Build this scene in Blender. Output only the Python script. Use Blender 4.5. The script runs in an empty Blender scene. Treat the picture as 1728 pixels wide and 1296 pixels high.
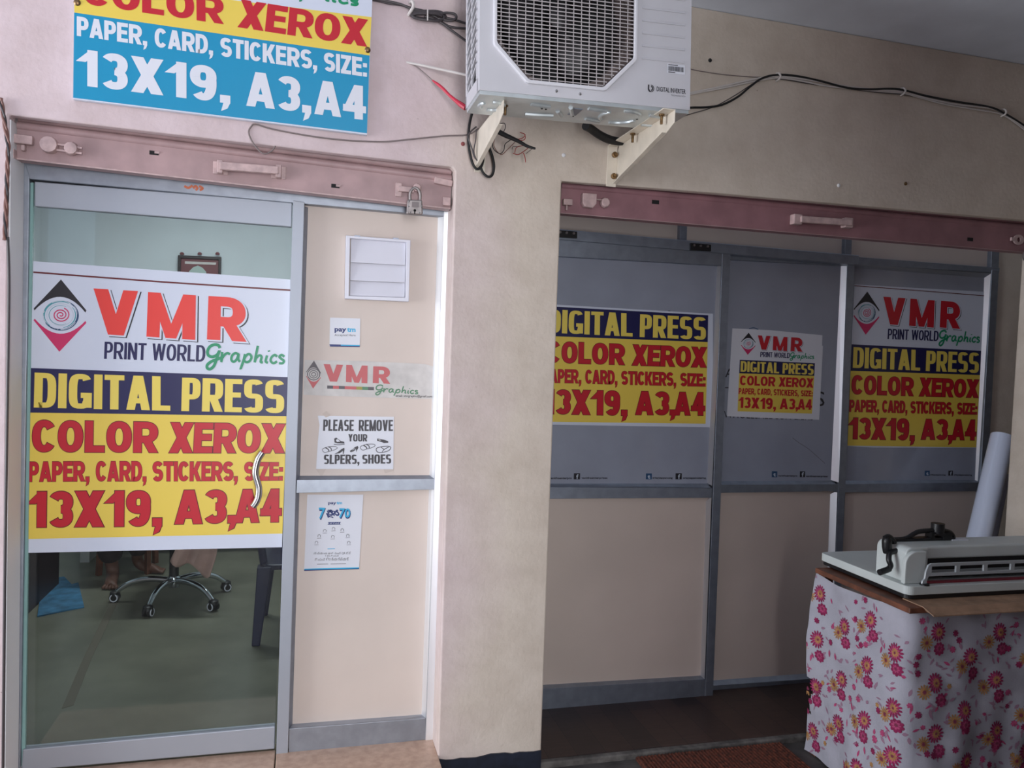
import bpy, bmesh, math, random
from mathutils import Vector, Matrix
from mathutils.geometry import tessellate_polygon

random.seed(4)
SC = bpy.context.scene
COL = SC.collection
R = math.radians

# ------------------------------------------------------------------ camera
# rows of ROT: world = ROT @ camera(x right, y down, z forward), solved from the photo's vanishing points
ROT = Matrix(((0.96527138, 0.03033938, 0.25948155),
              (-0.25806808, -0.0437932, 0.96513368),
              (0.04064509, -0.99857983, -0.0344427)))
CAM = Vector((0.0, -2.93, 1.48))
FPX = 1300.0
cd = bpy.data.cameras.new('camera')
cam = bpy.data.objects.new('camera', cd)
COL.objects.link(cam)
cd.sensor_width = 36.0
cd.lens = FPX / 1728 * 36
cd.clip_start = 0.05
m3 = Matrix((ROT.col[0], -ROT.col[1], -ROT.col[2])).transposed()
cam.matrix_world = Matrix.Translation(CAM) @ m3.to_4x4()
SC.camera = cam

# ------------------------------------------------------------------ light
SC.view_settings.view_transform = 'Standard'
SC.view_settings.look = 'None'
SC.view_settings.gamma = 1
SC.view_settings.use_curve_mapping = False
SC.view_settings.exposure = 0.03

w = bpy.data.worlds.new('world')
SC.world = w
w.use_nodes = True
bg = w.node_tree.nodes['Background']
bg.inputs[0].default_value = (0.62, 0.74, 0.95, 1)
bg.inputs[1].default_value = 1.0


def area(name, loc, aim, sx, sy, power, colr):
    d = bpy.data.lights.new(name, 'AREA')
    d.shape = 'RECTANGLE'
    d.size = sx
    d.size_y = sy
    d.energy = power
    d.color = colr
    o = bpy.data.objects.new(name, d)
    COL.objects.link(o)
    o.location = loc
    o.rotation_euler = (Vector(aim) - Vector(loc)).to_track_quat('-Z', 'Y').to_euler()
    return o


# daylight entering the arcade through its open street end
area('daylight_opening', (-5.0, -1.2, 1.2), (0.8, -0.2, 1.1), 2.2, 2.5, 230, (0.95, 0.97, 1.0))
# fill lamp added behind the camera to brighten the pillar
area('pillar_fill', (0.3, -5.15, 1.35), (0.2, 0.0, 1.2), 0.78, 2.3, 112, (0.96, 0.97, 1.0))
# ceiling tube inside the office
area('office_tube_light', (-0.6, 2.3, 2.72), (-0.6, 2.6, 0), 1.2, 0.2, 30, (0.93, 0.99, 1.0))


# ------------------------------------------------------------------ helpers
def at(px, py, Y):
    """photo pixel -> point on the wall-parallel plane at depth Y"""
    v = ROT @ Vector((px - 864, py - 648, FPX))
    return CAM + v * ((Y - CAM.y) / v.y)


def atz(px, py, Z):
    v = ROT @ Vector((px - 864, py - 648, FPX))
    return CAM + v * ((Z - CAM.z) / v.z)


def lin(c):
    c = c / 255.0
    return c / 12.92 if c <= 0.04045 else ((c + 0.055) / 1.055) ** 2.4


def rgb(r, g, b):
    return (lin(r), lin(g), lin(b), 1.0)


MATS = {}


def mat(name, c, rough=0.6, metal=0.0, spec=0.5, coat=0.0, noise=0.0, nscale=6.0, bump=0.0, bscale=120.0, c2=None):
    if name in MATS:
        return MATS[name]
    m = bpy.data.materials.new(name)
    m.use_nodes = True
    nt = m.node_tree
    b = nt.nodes['Principled BSDF']
    b.inputs['Base Color'].default_value = rgb(*c)
    b.inputs['Roughness'].default_value = rough
    b.inputs['Metallic'].default_value = metal
    b.inputs['Specular IOR Level'].default_value = spec
    b.inputs['Coat Weight'].default_value = coat
    b.inputs['Coat Roughness'].default_value = 0.08
    if noise or bump:
        tc = nt.nodes.new('ShaderNodeTexCoord')
    if noise:
        n = nt.nodes.new('ShaderNodeTexNoise')
        n.inputs['Scale'].default_value = nscale
        n.inputs['Detail'].default_value = 6
        r = nt.nodes.new('ShaderNodeValToRGB')
        r.color_ramp.elements[0].position = 0.35
        r.color_ramp.elements[1].position = 0.68
        k = 1 - noise
        dk = c2 or tuple(v * k for v in c)
        r.color_ramp.elements[0].color = rgb(*dk)
        r.color_ramp.elements[1].color = rgb(*c)
        nt.links.new(tc.outputs['Object'], n.inputs['Vector'])
        nt.links.new(n.outputs['Fac'], r.inputs['Fac'])
        nt.links.new(r.outputs['Color'], b.inputs['Base Color'])
    if bump:
        n2 = nt.nodes.new('ShaderNodeTexNoise')
        n2.inputs['Scale'].default_value = bscale
        n2.inputs['Detail'].default_value = 3
        bp = nt.nodes.new('ShaderNodeBump')
        bp.inputs['Strength'].default_value = bump
        bp.inputs['Distance'].default_value = 0.003
        nt.links.new(tc.outputs['Object'], n2.inputs['Vector'])
        nt.links.new(n2.outputs['Fac'], bp.inputs['Height'])
        nt.links.new(bp.outputs['Normal'], b.inputs['Normal'])
    MATS[name] = m
    return m


def glass_mat(name, tint, refl=1.0):
    m = bpy.data.materials.new(name)
    m.use_nodes = True
    nt = m.node_tree
    nt.nodes.remove(nt.nodes['Principled BSDF'])
    out = nt.nodes['Material Output']
    tr = nt.nodes.new('ShaderNodeBsdfTransparent')
    tr.inputs[0].default_value = tint
    gl = nt.nodes.new('ShaderNodeBsdfGlossy')
    gl.inputs['Roughness'].default_value = 0.02
    fr = nt.nodes.new('ShaderNodeFresnel')
    fr.inputs[0].default_value = 1.5
    mu = nt.nodes.new('ShaderNodeMath')
    mu.operation = 'MULTIPLY'
    mu.inputs[1].default_value = refl
    mx = nt.nodes.new('ShaderNodeMixShader')
    nt.links.new(fr.outputs[0], mu.inputs[0])
    nt.links.new(mu.outputs[0], mx.inputs[0])
    nt.links.new(tr.outputs[0], mx.inputs[1])
    nt.links.new(gl.outputs[0], mx.inputs[2])
    nt.links.new(mx.outputs[0], out.inputs[0])
    MATS[name] = m
    return m


ORG = {}


class MB:
    def __init__(self):
        self.v, self.f, self.mi, self.mats = [], [], [], []

    def _m(self, m):
        if m not in self.mats:
            self.mats.append(m)
        return self.mats.index(m)

    def add(self, verts, faces, m):
        k = len(self.v)
        i = self._m(m)
        self.v += [Vector(p) for p in verts]
        for f in faces:
            self.f.append([k + a for a in f])
            self.mi.append(i)
        return self

    def box(self, lo, hi, m):
        x0, y0, z0 = lo
        x1, y1, z1 = hi
        vs = [(x0, y0, z0), (x1, y0, z0), (x1, y1, z0), (x0, y1, z0), (x0, y0, z1), (x1, y0, z1), (x1, y1, z1), (x0, y1, z1)]
        return self.add(vs, [(0, 3, 2, 1), (4, 5, 6, 7), (0, 1, 5, 4), (1, 2, 6, 5), (2, 3, 7, 6), (3, 0, 4, 7)], m)

    def bar(self, a, b, w, h, m, up=(0, 0, 1)):
        """box beam from a to b, width w (sideways), height h (up-ish)"""
        a, b = Vector(a), Vector(b)
        d = (b - a).normalized()
        s = d.cross(Vector(up))
        if s.length < 1e-5:
            s = d.cross(Vector((1, 0, 0)))
        s.normalize()
        u = s.cross(d)
        s *= w / 2
        u *= h / 2
        vs = [a - s - u, a + s - u, a + s + u, a - s + u, b - s - u, b + s - u, b + s + u, b - s + u]
        return self.add(vs, [(0, 1, 2, 3), (7, 6, 5, 4), (0, 4, 5, 1), (1, 5, 6, 2), (2, 6, 7, 3), (3, 7, 4, 0)], m)

    def prism(self, poly, d, m):
        """planar polygon (list of 3D points) extruded by vector d"""
        n = len(poly)
        P = [Vector(p) for p in poly]
        d = Vector(d)
        vs = P + [p + d for p in P]
        fs = [tuple(range(n)), tuple(range(2 * n - 1, n - 1, -1))]
        fs += [(i, i + n, (i + 1) % n + n, (i + 1) % n) for i in range(n)]
        return self.add(vs, fs, m)

    def pq(self, quad, Y, depth, m):
        return self.prism([at(x, y, Y) for x, y in quad], (0, depth, 0), m)

    def tube(self, pts, r, m, seg=8, caps=True, smooth=4):
        pts = [Vector(p) for p in pts]
        if smooth and len(pts) > 2:
            pts = catmull(pts, smooth)
        n = len(pts)
        rr = r if isinstance(r, (list, tuple)) else None
        t0 = (pts[1] - pts[0]).normalized()
        ref = Vector((0, 0, 1)) if abs(t0.z) < 0.9 else Vector((1, 0, 0))
        s = t0.cross(ref).normalized()
        vs = []
        for i, p in enumerate(pts):
            t = (pts[min(i + 1, n - 1)] - pts[max(i - 1, 0)])
            t = t.normalized() if t.length > 1e-9 else t0
            s = (s - t * s.dot(t))
            s = s.normalized() if s.length > 1e-6 else t.orthogonal().normalized()
            u = t.cross(s)
            q = r
            if rr:
                x = i / (n - 1) * (len(rr) - 1)
                j = min(int(x), len(rr) - 2)
                q = rr[j] + (rr[j + 1] - rr[j]) * (x - j)
            for k in range(seg):
                a = 2 * math.pi * k / seg
                vs.append(p + (s * math.cos(a) + u * math.sin(a)) * q)
        fs = []
        for i in range(n - 1):
            for k in range(seg):
                k2 = (k + 1) % seg
                fs.append((i * seg + k, i * seg + k2, (i + 1) * seg + k2, (i + 1) * seg + k))
        if caps:
            fs.append(tuple(range(seg - 1, -1, -1)))
            fs.append(tuple((n - 1) * seg + k for k in range(seg)))
        return self.add(vs, fs, m)

    def cyl(self, a, b, r, m, seg=16, r2=None):
        a, b = Vector(a), Vector(b)
        return self.tube([a, b], [r, r if r2 is None else r2], m, seg, True, 0)

    def lathe(self, o, axis, prof, m, seg=20):
        """prof: list of (radius, distance along axis)"""
        o, ax = Vector(o), Vector(axis).normalized()
        s = ax.orthogonal().normalized()
        u = ax.cross(s)
        vs, fs = [], []
        for r, h in prof:
            for k in range(seg):
                a = 2 * math.pi * k / seg
                vs.append(o + ax * h + (s * math.cos(a) + u * math.sin(a)) * r)
        for i in range(len(prof) - 1):
            for k in range(seg):
                k2 = (k + 1) % seg
                fs.append((i * seg + k, i * seg + k2, (i + 1) * seg + k2, (i + 1) * seg + k))
        fs.append(tuple(range(seg - 1, -1, -1)))
        fs.append(tuple((len(prof) - 1) * seg + k for k in range(seg)))
        return self.add(vs, fs, m)

    def holed(self, loops, f3, d, m):
        """2D loops (outer first, then holes) mapped by f3 to 3D, extruded by d"""
        tri = tessellate_polygon([[Vector((x, y, 0)) for x, y in l] for l in loops])
        flat = [f3(x, y) for l in loops for x, y in l]
        n = len(flat)
        d = Vector(d)
        fs = [tuple(t) for t in tri] + [tuple(n + i for i in reversed(t)) for t in tri]
        k = 0
        for l in loops:
            q = len(l)
            for i in range(q):
                j = (i + 1) % q
                fs.append((k + i, k + j, n + k + j, n + k + i))
            k += q
        return self.add(flat + [p + d for p in flat], fs, m)

    def build(self, name, parent=None, loc=None, smooth=False, bevel=0.0, local=False, seg=2):
        me = bpy.data.meshes.new(name)
        if parent is not None:
            org = Vector((0, 0, 0)) if local else ORG[parent.name]
        elif loc is not None:
            org = Vector(loc)
        else:
            xs = [p.x for p in self.v]
            ys = [p.y for p in self.v]
            zs = [p.z for p in self.v]
            org = Vector(((min(xs) + max(xs)) / 2, (min(ys) + max(ys)) / 2, min(zs)))
        me.from_pydata([p - org for p in self.v], [], self.f)
        for mm in self.mats:
            me.materials.append(mm)
        for p, i in zip(me.polygons, self.mi):
            p.material_index = i
        bm = bmesh.new()
        bm.from_mesh(me)
        bmesh.ops.recalc_face_normals(bm, faces=bm.faces)
        bm.to_mesh(me)
        bm.free()
        o = bpy.data.objects.new(name, me)
        COL.objects.link(o)
        if parent is not None:
            o.parent = parent
            ORG[o.name] = org
        else:
            o.location = org
            ORG[o.name] = org
        if smooth:
            for p in me.polygons:
                p.use_smooth = True
            try:
                me.set_sharp_from_angle(angle=R(38))
            except Exception:
                pass
        if bevel:
            bv = o.modifiers.new('bevel', 'BEVEL')
            bv.width = bevel
            bv.segments = seg
            bv.limit_method = 'ANGLE'
            bv.angle_limit = R(40)
        return o


def catmull(pts, k):
    out = []
    n = len(pts)
    for i in range(n - 1):
        p0 = pts[max(i - 1, 0)]
        p1, p2 = pts[i], pts[i + 1]
        p3 = pts[min(i + 2, n - 1)]
        for j in range(k):
            t = j / k
            out.append(0.5 * ((2 * p1) + (p2 - p0) * t + (2 * p0 - 5 * p1 + 4 * p2 - p3) * t * t + (3 * p1 - p0 - 3 * p2 + p3) * t ** 3))
    out.append(pts[-1])
    return out


def tag(o, label=None, cat=None, group=None, kind=None):
    if label:
        o['label'] = label
    if cat:
        o['category'] = cat
    if group:
        o['group'] = group
    if kind:
        o['kind'] = kind
    return o


def empty(name, loc, label=None, cat=None, group=None, kind=None):
    o = bpy.data.objects.new(name, None)
    o.empty_display_size = 0.05
    COL.objects.link(o)
    o.location = loc
    ORG[o.name] = Vector(loc)
    return tag(o, label, cat, group, kind)


def struct(o):
    o['kind'] = 'structure'
    return o


# ------------------------------------------------------------------ materials
def wall_paint():
    m = bpy.data.materials.new('wall_paint')
    m.use_nodes = True
    nt = m.node_tree
    N, L = nt.nodes, nt.links
    b = N['Principled BSDF']
    b.inputs['Roughness'].default_value = 0.75
    b.inputs['Specular IOR Level'].default_value = 0.3
    g = N.new('ShaderNodeNewGeometry')
    sx = N.new('ShaderNodeSeparateXYZ')
    L.new(g.outputs['Position'], sx.inputs[0])
    n0 = N.new('ShaderNodeTexNoise')
    n0.inputs['Scale'].default_value = 2.5
    n0.inputs['Detail'].default_value = 5
    L.new(g.outputs['Position'], n0.inputs['Vector'])
    ad = N.new('ShaderNodeMath')
    ad.operation = 'MULTIPLY_ADD'
    ad.inputs[1].default_value = 0.5
    L.new(n0.outputs['Fac'], ad.inputs[0])
    L.new(sx.outputs[0], ad.inputs[2])
    mr = N.new('ShaderNodeMapRange')
    mr.inputs[1].default_value = 0.62
    mr.inputs[2].default_value = 1.05
    L.new(ad.outputs[0], mr.inputs[0])
    mx = N.new('ShaderNodeMixRGB')
    mx.inputs[1].default_value = rgb(210, 192, 194)
    mx.inputs[2].default_value = rgb(206, 194, 181)
    L.new(mr.outputs[0], mx.inputs[0])
    # grime
    n1 = N.new('ShaderNodeTexNoise')
    n1.inputs['Scale'].default_value = 7
    n1.inputs['Detail'].default_value = 8
    n1.inputs['Roughness'].default_value = 0.65
    L.new(g.outputs['Position'], n1.inputs['Vector'])
    r1 = N.new('ShaderNodeValToRGB')
    r1.color_ramp.elements[0].position = 0.3
    r1.color_ramp.elements[0].color = (0.86, 0.84, 0.82, 1)
    r1.color_ramp.elements[1].position = 0.62
    r1.color_ramp.elements[1].color = (1, 1, 1, 1)
    L.new(n1.outputs['Fac'], r1.inputs[0])
    mu = N.new('ShaderNodeMixRGB')
    mu.blend_type = 'MULTIPLY'
    mu.inputs[0].default_value = 1
    L.new(mx.outputs[0], mu.inputs[1])
    L.new(r1.outputs[0], mu.inputs[2])
    # tiny dark nicks
    n2 = N.new('ShaderNodeTexNoise')
    n2.inputs['Scale'].default_value = 38
    n2.inputs['Detail'].default_value = 4
    L.new(g.outputs['Position'], n2.inputs['Vector'])
    r2 = N.new('ShaderNodeValToRGB')
    r2.color_ramp.elements[0].position = 0.735
    r2.color_ramp.elements[0].color = (1, 1, 1, 1)
    r2.color_ramp.elements[1].position = 0.775
    r2.color_ramp.elements[1].color = (0.62, 0.58, 0.55, 1)
    L.new(n2.outputs['Fac'], r2.inputs[0])
    mu2 = N.new('ShaderNodeMixRGB')
    mu2.blend_type = 'MULTIPLY'
    mu2.inputs[0].default_value = 1
    L.new(mu.outputs[0], mu2.inputs[1])
    L.new(r2.outputs[0], mu2.inputs[2])
    L.new(mu2.outputs[0], b.inputs['Base Color'])
    n3 = N.new('ShaderNodeTexNoise')
    n3.inputs['Scale'].default_value = 60
    n3.inputs['Detail'].default_value = 5
    L.new(g.outputs['Position'], n3.inputs['Vector'])
    bp = N.new('ShaderNodeBump')
    bp.inputs['Strength'].default_value = 0.25
    bp.inputs['Distance'].default_value = 0.006
    L.new(n3.outputs['Fac'], bp.inputs['Height'])
    L.new(bp.outputs[0], b.inputs['Normal'])
    return m


def plank_mat(name, c1, c2, w, l, rot=0.0, rough=0.4):
    m = bpy.data.materials.new(name)
    m.use_nodes = True
    N, L = m.node_tree.nodes, m.node_tree.links
    b = N['Principled BSDF']
    b.inputs['Roughness'].default_value = rough
    g = N.new('ShaderNodeNewGeometry')
    mp = N.new('ShaderNodeMapping')
    mp.inputs['Rotation'].default_value = (0, 0, rot)
    L.new(g.outputs['Position'], mp.inputs['Vector'])
    br = N.new('ShaderNodeTexBrick')
    br.inputs['Color1'].default_value = rgb(*c1)
    br.inputs['Color2'].default_value = rgb(*c2)
    br.inputs['Mortar'].default_value = rgb(*[v * 0.45 for v in c1])
    br.inputs['Scale'].default_value = 1
    br.inputs['Mortar Size'].default_value = 0.0015
    br.inputs['Brick Width'].default_value = l
    br.inputs['Row Height'].default_value = w
    L.new(mp.outputs[0], br.inputs['Vector'])
    n = N.new('ShaderNodeTexNoise')
    n.inputs['Scale'].default_value = 9
    n.inputs['Detail'].default_value = 6
    mp2 = N.new('ShaderNodeMapping')
    mp2.inputs['Rotation'].default_value = (0, 0, rot)
    mp2.inputs['Scale'].default_value = (1, 9, 1)
    L.new(g.outputs['Position'], mp2.inputs['Vector'])
    L.new(mp2.outputs[0], n.inputs['Vector'])
    r = N.new('ShaderNodeValToRGB')
    r.color_ramp.elements[0].position = 0.3
    r.color_ramp.elements[0].color = (0.72, 0.72, 0.72, 1)
    r.color_ramp.elements[1].position = 0.7
    r.color_ramp.elements[1].color = (1, 1, 1, 1)
    L.new(n.outputs['Fac'], r.inputs[0])
    mu = N.new('ShaderNodeMixRGB')
    mu.blend_type = 'MULTIPLY'
    mu.inputs[0].default_value = 1
    L.new(br.outputs['Color'], mu.inputs[1])
    L.new(r.outputs[0], mu.inputs[2])
    L.new(mu.outputs[0], b.inputs['Base Color'])
    return m


M_WALL = wall_paint()
M_CEIL = mat('ceiling_paint', (226, 232, 244), 0.85, noise=0.06, nscale=3)
M_GROUND = mat('concrete_floor', (92, 88, 86), 0.75, noise=0.35, nscale=8, bump=0.4, bscale=60)
M_TILE = mat('tan_stone_slab', (198, 168, 148), 0.45, noise=0.12, nscale=30, c2=(176, 146, 126))
M_LEDGE = plank_mat('dark_laminate', (74, 54, 47), (46, 35, 33), 0.13, 0.9, R(90))
M_NAVY = mat('navy_skirting_paint', (32, 38, 54), 0.45, noise=0.3, nscale=25)
M_WHITEPUTTY = mat('white_putty', (226, 226, 228), 0.7)
M_ALU = mat('aluminium', (156, 162, 172), 0.45, 0.85, noise=0.08, nscale=20)
M_ALUW = mat('bright_aluminium', (166, 171, 180), 0.55, 0.6)
M_ALU_LIT = mat('lit_aluminium', (236, 239, 243), 0.42, 0.85)  # frame aluminium coloured paler where the left light brightens it
M_ALUD = mat('grey_aluminium', (150, 158, 172), 0.45, 0.8, noise=0.08, nscale=20)
M_BOARD = mat('cream_laminate', (214, 200, 190), 0.55, noise=0.035, nscale=2.5)
M_BOARD2 = mat('beige_laminate', (205, 190, 180), 0.6, noise=0.05, nscale=2.0)
M_GLASS = glass_mat('door_glass', (0.94, 0.972, 0.974, 1), 1.0)
M_VINYL = mat('grey_frosted_glass', (150, 156, 172), 0.3, coat=0.6, noise=0.05, nscale=5)
M_DARK = mat('black_shadow_gap', (14, 14, 16), 0.8)
M_SHUT = mat('shutter_paint', (176, 146, 146), 0.5, noise=0.12, nscale=9, bump=0.1, bscale=40)
M_SHUTR = mat('maroon_shutter_paint', (150, 108, 114), 0.5, noise=0.12, nscale=9, bump=0.1, bscale=40)
M_SHUTL = mat('pale_pink_paint', (200, 172, 170), 0.5, noise=0.15, nscale=30)
M_STEEL = mat('steel', (190, 190, 190), 0.28, 1.0)
M_CHROME = mat('chrome', (215, 220, 225), 0.1, 1.0)
M_LOCK = mat('padlock_steel', (166, 158, 156), 0.45, 0.7, noise=0.2, nscale=40)
M_BRASS = mat('rusty_brass', (150, 120, 84), 0.4, 0.9, noise=0.3, nscale=80)
M_BLACK = mat('black_plastic', (22, 22, 25), 0.4)
M_BLACKR = mat('black_rubber', (16, 16, 18), 0.6)
M_WIRE_D = mat('dark_cable_sheath', (62, 56, 58), 0.5)
M_WIRE_W = mat('white_cable_sheath', (205, 198, 194), 0.5)
M_WIRE_G = mat('grey_wire', (120, 108, 106), 0.6)
M_WIRE_R = mat('red_wire', (150, 62, 58), 0.5)
M_WIRE_B = mat('brown_twisted_wire', (120, 84, 76), 0.6)
M_REDTAPE = mat('red_tape', (190, 42, 66), 0.4)
M_AC = mat('ac_casing', (204, 203, 208), 0.4, noise=0.04, nscale=4)
M_ACGRID = mat('ac_grille_wire', (186, 179, 179), 0.45)
M_ACFAN = mat('ac_fan_plastic', (34, 31, 33), 0.5)
M_ACSHROUD = mat('ac_shroud', (118, 104, 100), 0.6, noise=0.2, nscale=14)
M_GALV = mat('galvanised_sheet', (214, 222, 224), 0.33, 0.55, noise=0.1, nscale=10)
M_BRACK = mat('cream_bracket_paint', (226, 216, 200), 0.45, noise=0.08, nscale=12)
M_PAPER = mat('white_paper', (216, 218, 226), 0.45)
M_PAPERV = mat('white_vinyl_print', (206, 212, 226), 0.35, coat=0.3)
M_OLDPAPER = mat('faded_paper', (212, 208, 204), 0.6, noise=0.08, nscale=18)
M_YEL = mat('yellow_ink', (228, 200, 82), 0.4)
M_RED = mat('crimson_ink', (190, 20, 40), 0.4)
M_REDB = mat('orange_red_ink', (226, 58, 50), 0.4)
M_MAROON = mat('maroon_ink', (96, 12, 22), 0.4)
M_NAVYI = mat('navy_ink', (14, 14, 74), 0.4)
M_LEMON = mat('lemon_ink', (230, 206, 92), 0.4)
M_BLKI = mat('black_ink', (28, 26, 34), 0.4)
M_MAG = mat('magenta_ink', (200, 38, 96), 0.4)
M_GREEN = mat('green_ink', (18, 140, 96), 0.4)
M_TEAL = mat('teal_ink', (70, 150, 160), 0.4)
M_STEELB = mat('slate_blue_ink', (40, 74, 110), 0.4)
M_GRAYI = mat('pale_grey_ink', (186, 196, 208), 0.5)
M_CYAN = mat('cyan_ink', (0, 140, 182), 0.4)
M_PINKI = mat('faded_red_ink', (196, 104, 106), 0.6)
M_FGREEN = mat('faded_green_ink', (96, 140, 110), 0.6)
M_FDARK = mat('faded_grey_ink', (100, 96, 100), 0.6)
M_OLIVE = mat('olive_ink', (160, 150, 80), 0.6)
M_PAYB = mat('paytm_blue_ink', (26, 46, 110), 0.5)
M_PAYC = mat('paytm_cyan_ink', (40, 170, 215), 0.5)
M_WHITEPL = mat('white_plastic', (216, 216, 226), 0.4)
M_WOOD = mat('brown_table_wood', (122, 74, 54), 0.55, noise=0.35, nscale=14)
M_PLY = mat('tan_hardboard', (172, 138, 112), 0.6, noise=0.15, nscale=22)
M_CUT = mat('cutter_enamel', (205, 212, 210), 0.4, noise=0.04, nscale=5)
M_CUTD = mat('cutter_grey', (150, 156, 158), 0.4)
M_CLEAR = mat('guard_plastic', (170, 176, 180), 0.25, coat=0.5)
M_REDSTRIP = mat('red_cutting_stick', (128, 38, 52), 0.5)
M_ROLL = mat('white_roll_film', (206, 214, 234), 0.22, coat=0.6)
M_MATR = mat('coir_mat', (120, 62, 44), 0.95, noise=0.5, nscale=60, bump=0.8, bscale=150)
M_OFLOOR = mat('office_floor', (128, 128, 112), 0.35, noise=0.16, nscale=3.5)
M_OWALL = mat('office_wall_paint', (214, 222, 226), 0.8, noise=0.04, nscale=2)
M_BLUE = mat('blue_rug', (70, 132, 172), 0.9, noise=0.25, nscale=14)
M_NAVPL = mat('navy_moulded_plastic', (34, 36, 66), 0.45)
M_SKIN = mat('skin', (112, 76, 62), 0.5, noise=0.12, nscale=20)
M_HAIR = mat('black_hair', (22, 18, 18), 0.5)
M_CLOTHD = mat('dark_trousers', (58, 48, 48), 0.9, noise=0.15, nscale=20)
M_SHIRT = mat('grey_shirt', (130, 136, 150), 0.9)
M_PINKC = mat('dusty_pink_cloth', (200, 164, 154), 0.9, noise=0.12, nscale=10)
M_STRIP = mat('brown_floor_strip', (104, 98, 84), 0.6)
M_CLEART = mat('old_clear_tape', (198, 184, 174), 0.55)
M_CLOTH = mat('white_print_cotton', (172, 171, 182), 0.9, noise=0.07, nscale=9, bump=0.25, bscale=260)
M_FMAG = mat('print_magenta', (150, 34, 86), 0.9, noise=0.2, nscale=60)
M_FPINK = mat('print_pink', (188, 74, 120), 0.9, noise=0.2, nscale=60)
M_FORA = mat('print_ochre', (188, 138, 84), 0.9, noise=0.2, nscale=60)
M_FLEAF = mat('print_mauve', (150, 116, 136), 0.9)
M_FDK = mat('print_plum', (120, 44, 72), 0.9)

# ------------------------------------------------------------------ the setting
ZG = -0.225   # arcade floor
ZL = -0.20    # ledge under the panelled shopfront
ZS = -0.092   # slab in front of the glass door
ZO = -0.085   # office floor

b = MB()
front = [(-2.6, 2.95), (-2.6, ZG), (-0.953, ZG), (-0.972, 2.214), (0.515, 2.196), (0.529, 2.182), (0.549, ZG), (0.974, ZG),
         (0.958, 2.186), (1.60, 2.202), (3.5, 2.232), (3.5, ZG), (5.4, ZG), (5.4, 2.95)]
b.prism([(x, 0, z) for x, z in front], (0, 0.04, 0), M_WALL)
for q in (front[0:4] + [(-0.972, 2.95)], [(0.529, 2.95)] + front[5:8] + [(0.958, 2.95)], [(3.5, 2.95)] + front[10:14]):
    b.prism([(x, 0.04, z) for x, z in q], (0, 0.17, 0), M_WALL)
struct(b.build('wall_front', bevel=0.006))
b = MB()
b.box((3.735, 0.60, ZG), (5.4, 0.70, 2.95), M_WALL)
b.box((0.901, 0.21, ZG), (1.015, 0.70, 2.95), M_WALL)
b.box((0.901, 0.66, ZG), (3.74, 0.70, 2.95), M_WALL)
struct(b.build('wall_recess'))
b = MB()
b.prism([(0.549, -0.006, -0.104)] + [(0.549 + .423 * i / 14, -0.006, -0.108 + random.uniform(-.006, .005)) for i in range(1, 14)] + [(0.972, -0.006, -0.110), (0.974, -0.006, ZG), (0.549, -0.006, ZG)], (0, 0.008, 0), M_NAVY)
struct(b.build('baseboard_pillar'))
b = MB()
b.box((-2.6, -5.2, 2.95), (5.4, 0.21, 3.1), M_CEIL)
struct(b.build('ceiling'))
b = MB()
b.box((-2.6, -5.2, ZG - 0.1), (5.4, 0.062, ZG), M_GROUND)
struct(b.build('floor'))
b = MB()
b.box((0.97, 0.094, ZG - 0.1), (5.4, 0.70, ZL), M_LEDGE)
struct(b.build('floor_ledge', bevel=0.004))
b = MB()
b.box((0.97, 0.0625, ZG - 0.1), (5.4, 0.0935, ZL + 0.001), mat('cement_edging', (116, 112, 108), 0.8, noise=0.4, nscale=20, bump=0.5, bscale=50))
struct(b.build('trim_2', bevel=0.006))
b = MB()
b.box((-0.953, -0.34, ZG), (-0.068, 0.16, ZS), M_TILE)
b.box((-0.064, -0.34, ZG), (0.549, 0.16, ZS), M_TILE)
struct(b.build('floor_threshold', bevel=0.004))
b = MB()
b.box((-2.6, 0.19, ZO - 0.1), (0.80, 3.75, ZO), M_OFLOOR)
struct(b.build('floor_office'))
# unseen arcade back and end walls, added so light falls from the left
b = MB()
b.box((0.85, -5.2, ZG), (5.4, -5.05, 2.95), M_WALL)
b.box((0.72, -5.2, ZG), (0.85, -3.55, 2.95), M_WALL)
b.box((-2.0, -5.2, ZG), (-0.1, -5.05, 2.95), M_WALL)
b.box((-2.6, -5.2, ZG), (-2.45, -2.4, 2.95), M_WALL)
struct(b.build('wall_back_blocker'))
b = MB()
b.box((2.5, -1.32, ZG), (5.4, -1.17, 0.95), M_WALL)  # unseen low wall added to shade the table front
struct(b.build('wall_shade_blocker'))
b = MB()
b.box((5.4, -5.2, ZG), (5.55, 0.7, 2.95), M_WALL)
struct(b.build('wall_right'))
# office room
b = MB()
b.box((-2.6, 3.75, ZO), (0.9, 3.85, 2.95), M_OWALL)
struct(b.build('wall_office_back'))
b = MB()
b.box((-2.7, 0.21, ZO), (-2.6, 3.75, 2.95), M_OWALL)
struct(b.build('wall_office_left'))
b = MB()
b.box((0.80, 0.21, ZO), (0.90, 3.75, 2.95), M_OWALL)
struct(b.build('wall_office_right'))
b = MB()
b.box((-2.6, 0.21, 2.85), (0.80, 3.75, 2.95), M_OWALL)
struct(b.build('ceiling_office'))


# ------------------------------------------------------------------ lettering
def sarc(cx, cy, rx, ry, a0, a1, p=2.0, n=18):
    out = []
    for i in range(n + 1):
        t = R(a0 + (a1 - a0) * i / n)
        c, s = math.cos(t), math.sin(t)
        out.append((cx + rx * math.copysign(abs(c) ** (2 / p), c), cy + ry * math.copysign(abs(s) ** (2 / p), s)))
    return out


BLACKF = (0.272, 0.205, 2.3, 1.0)
IMPACT = (0.228, 0.150, 3.6, 0.74)
CASUAL = (0.165, 0.125, 2.4, 0.68)


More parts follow.
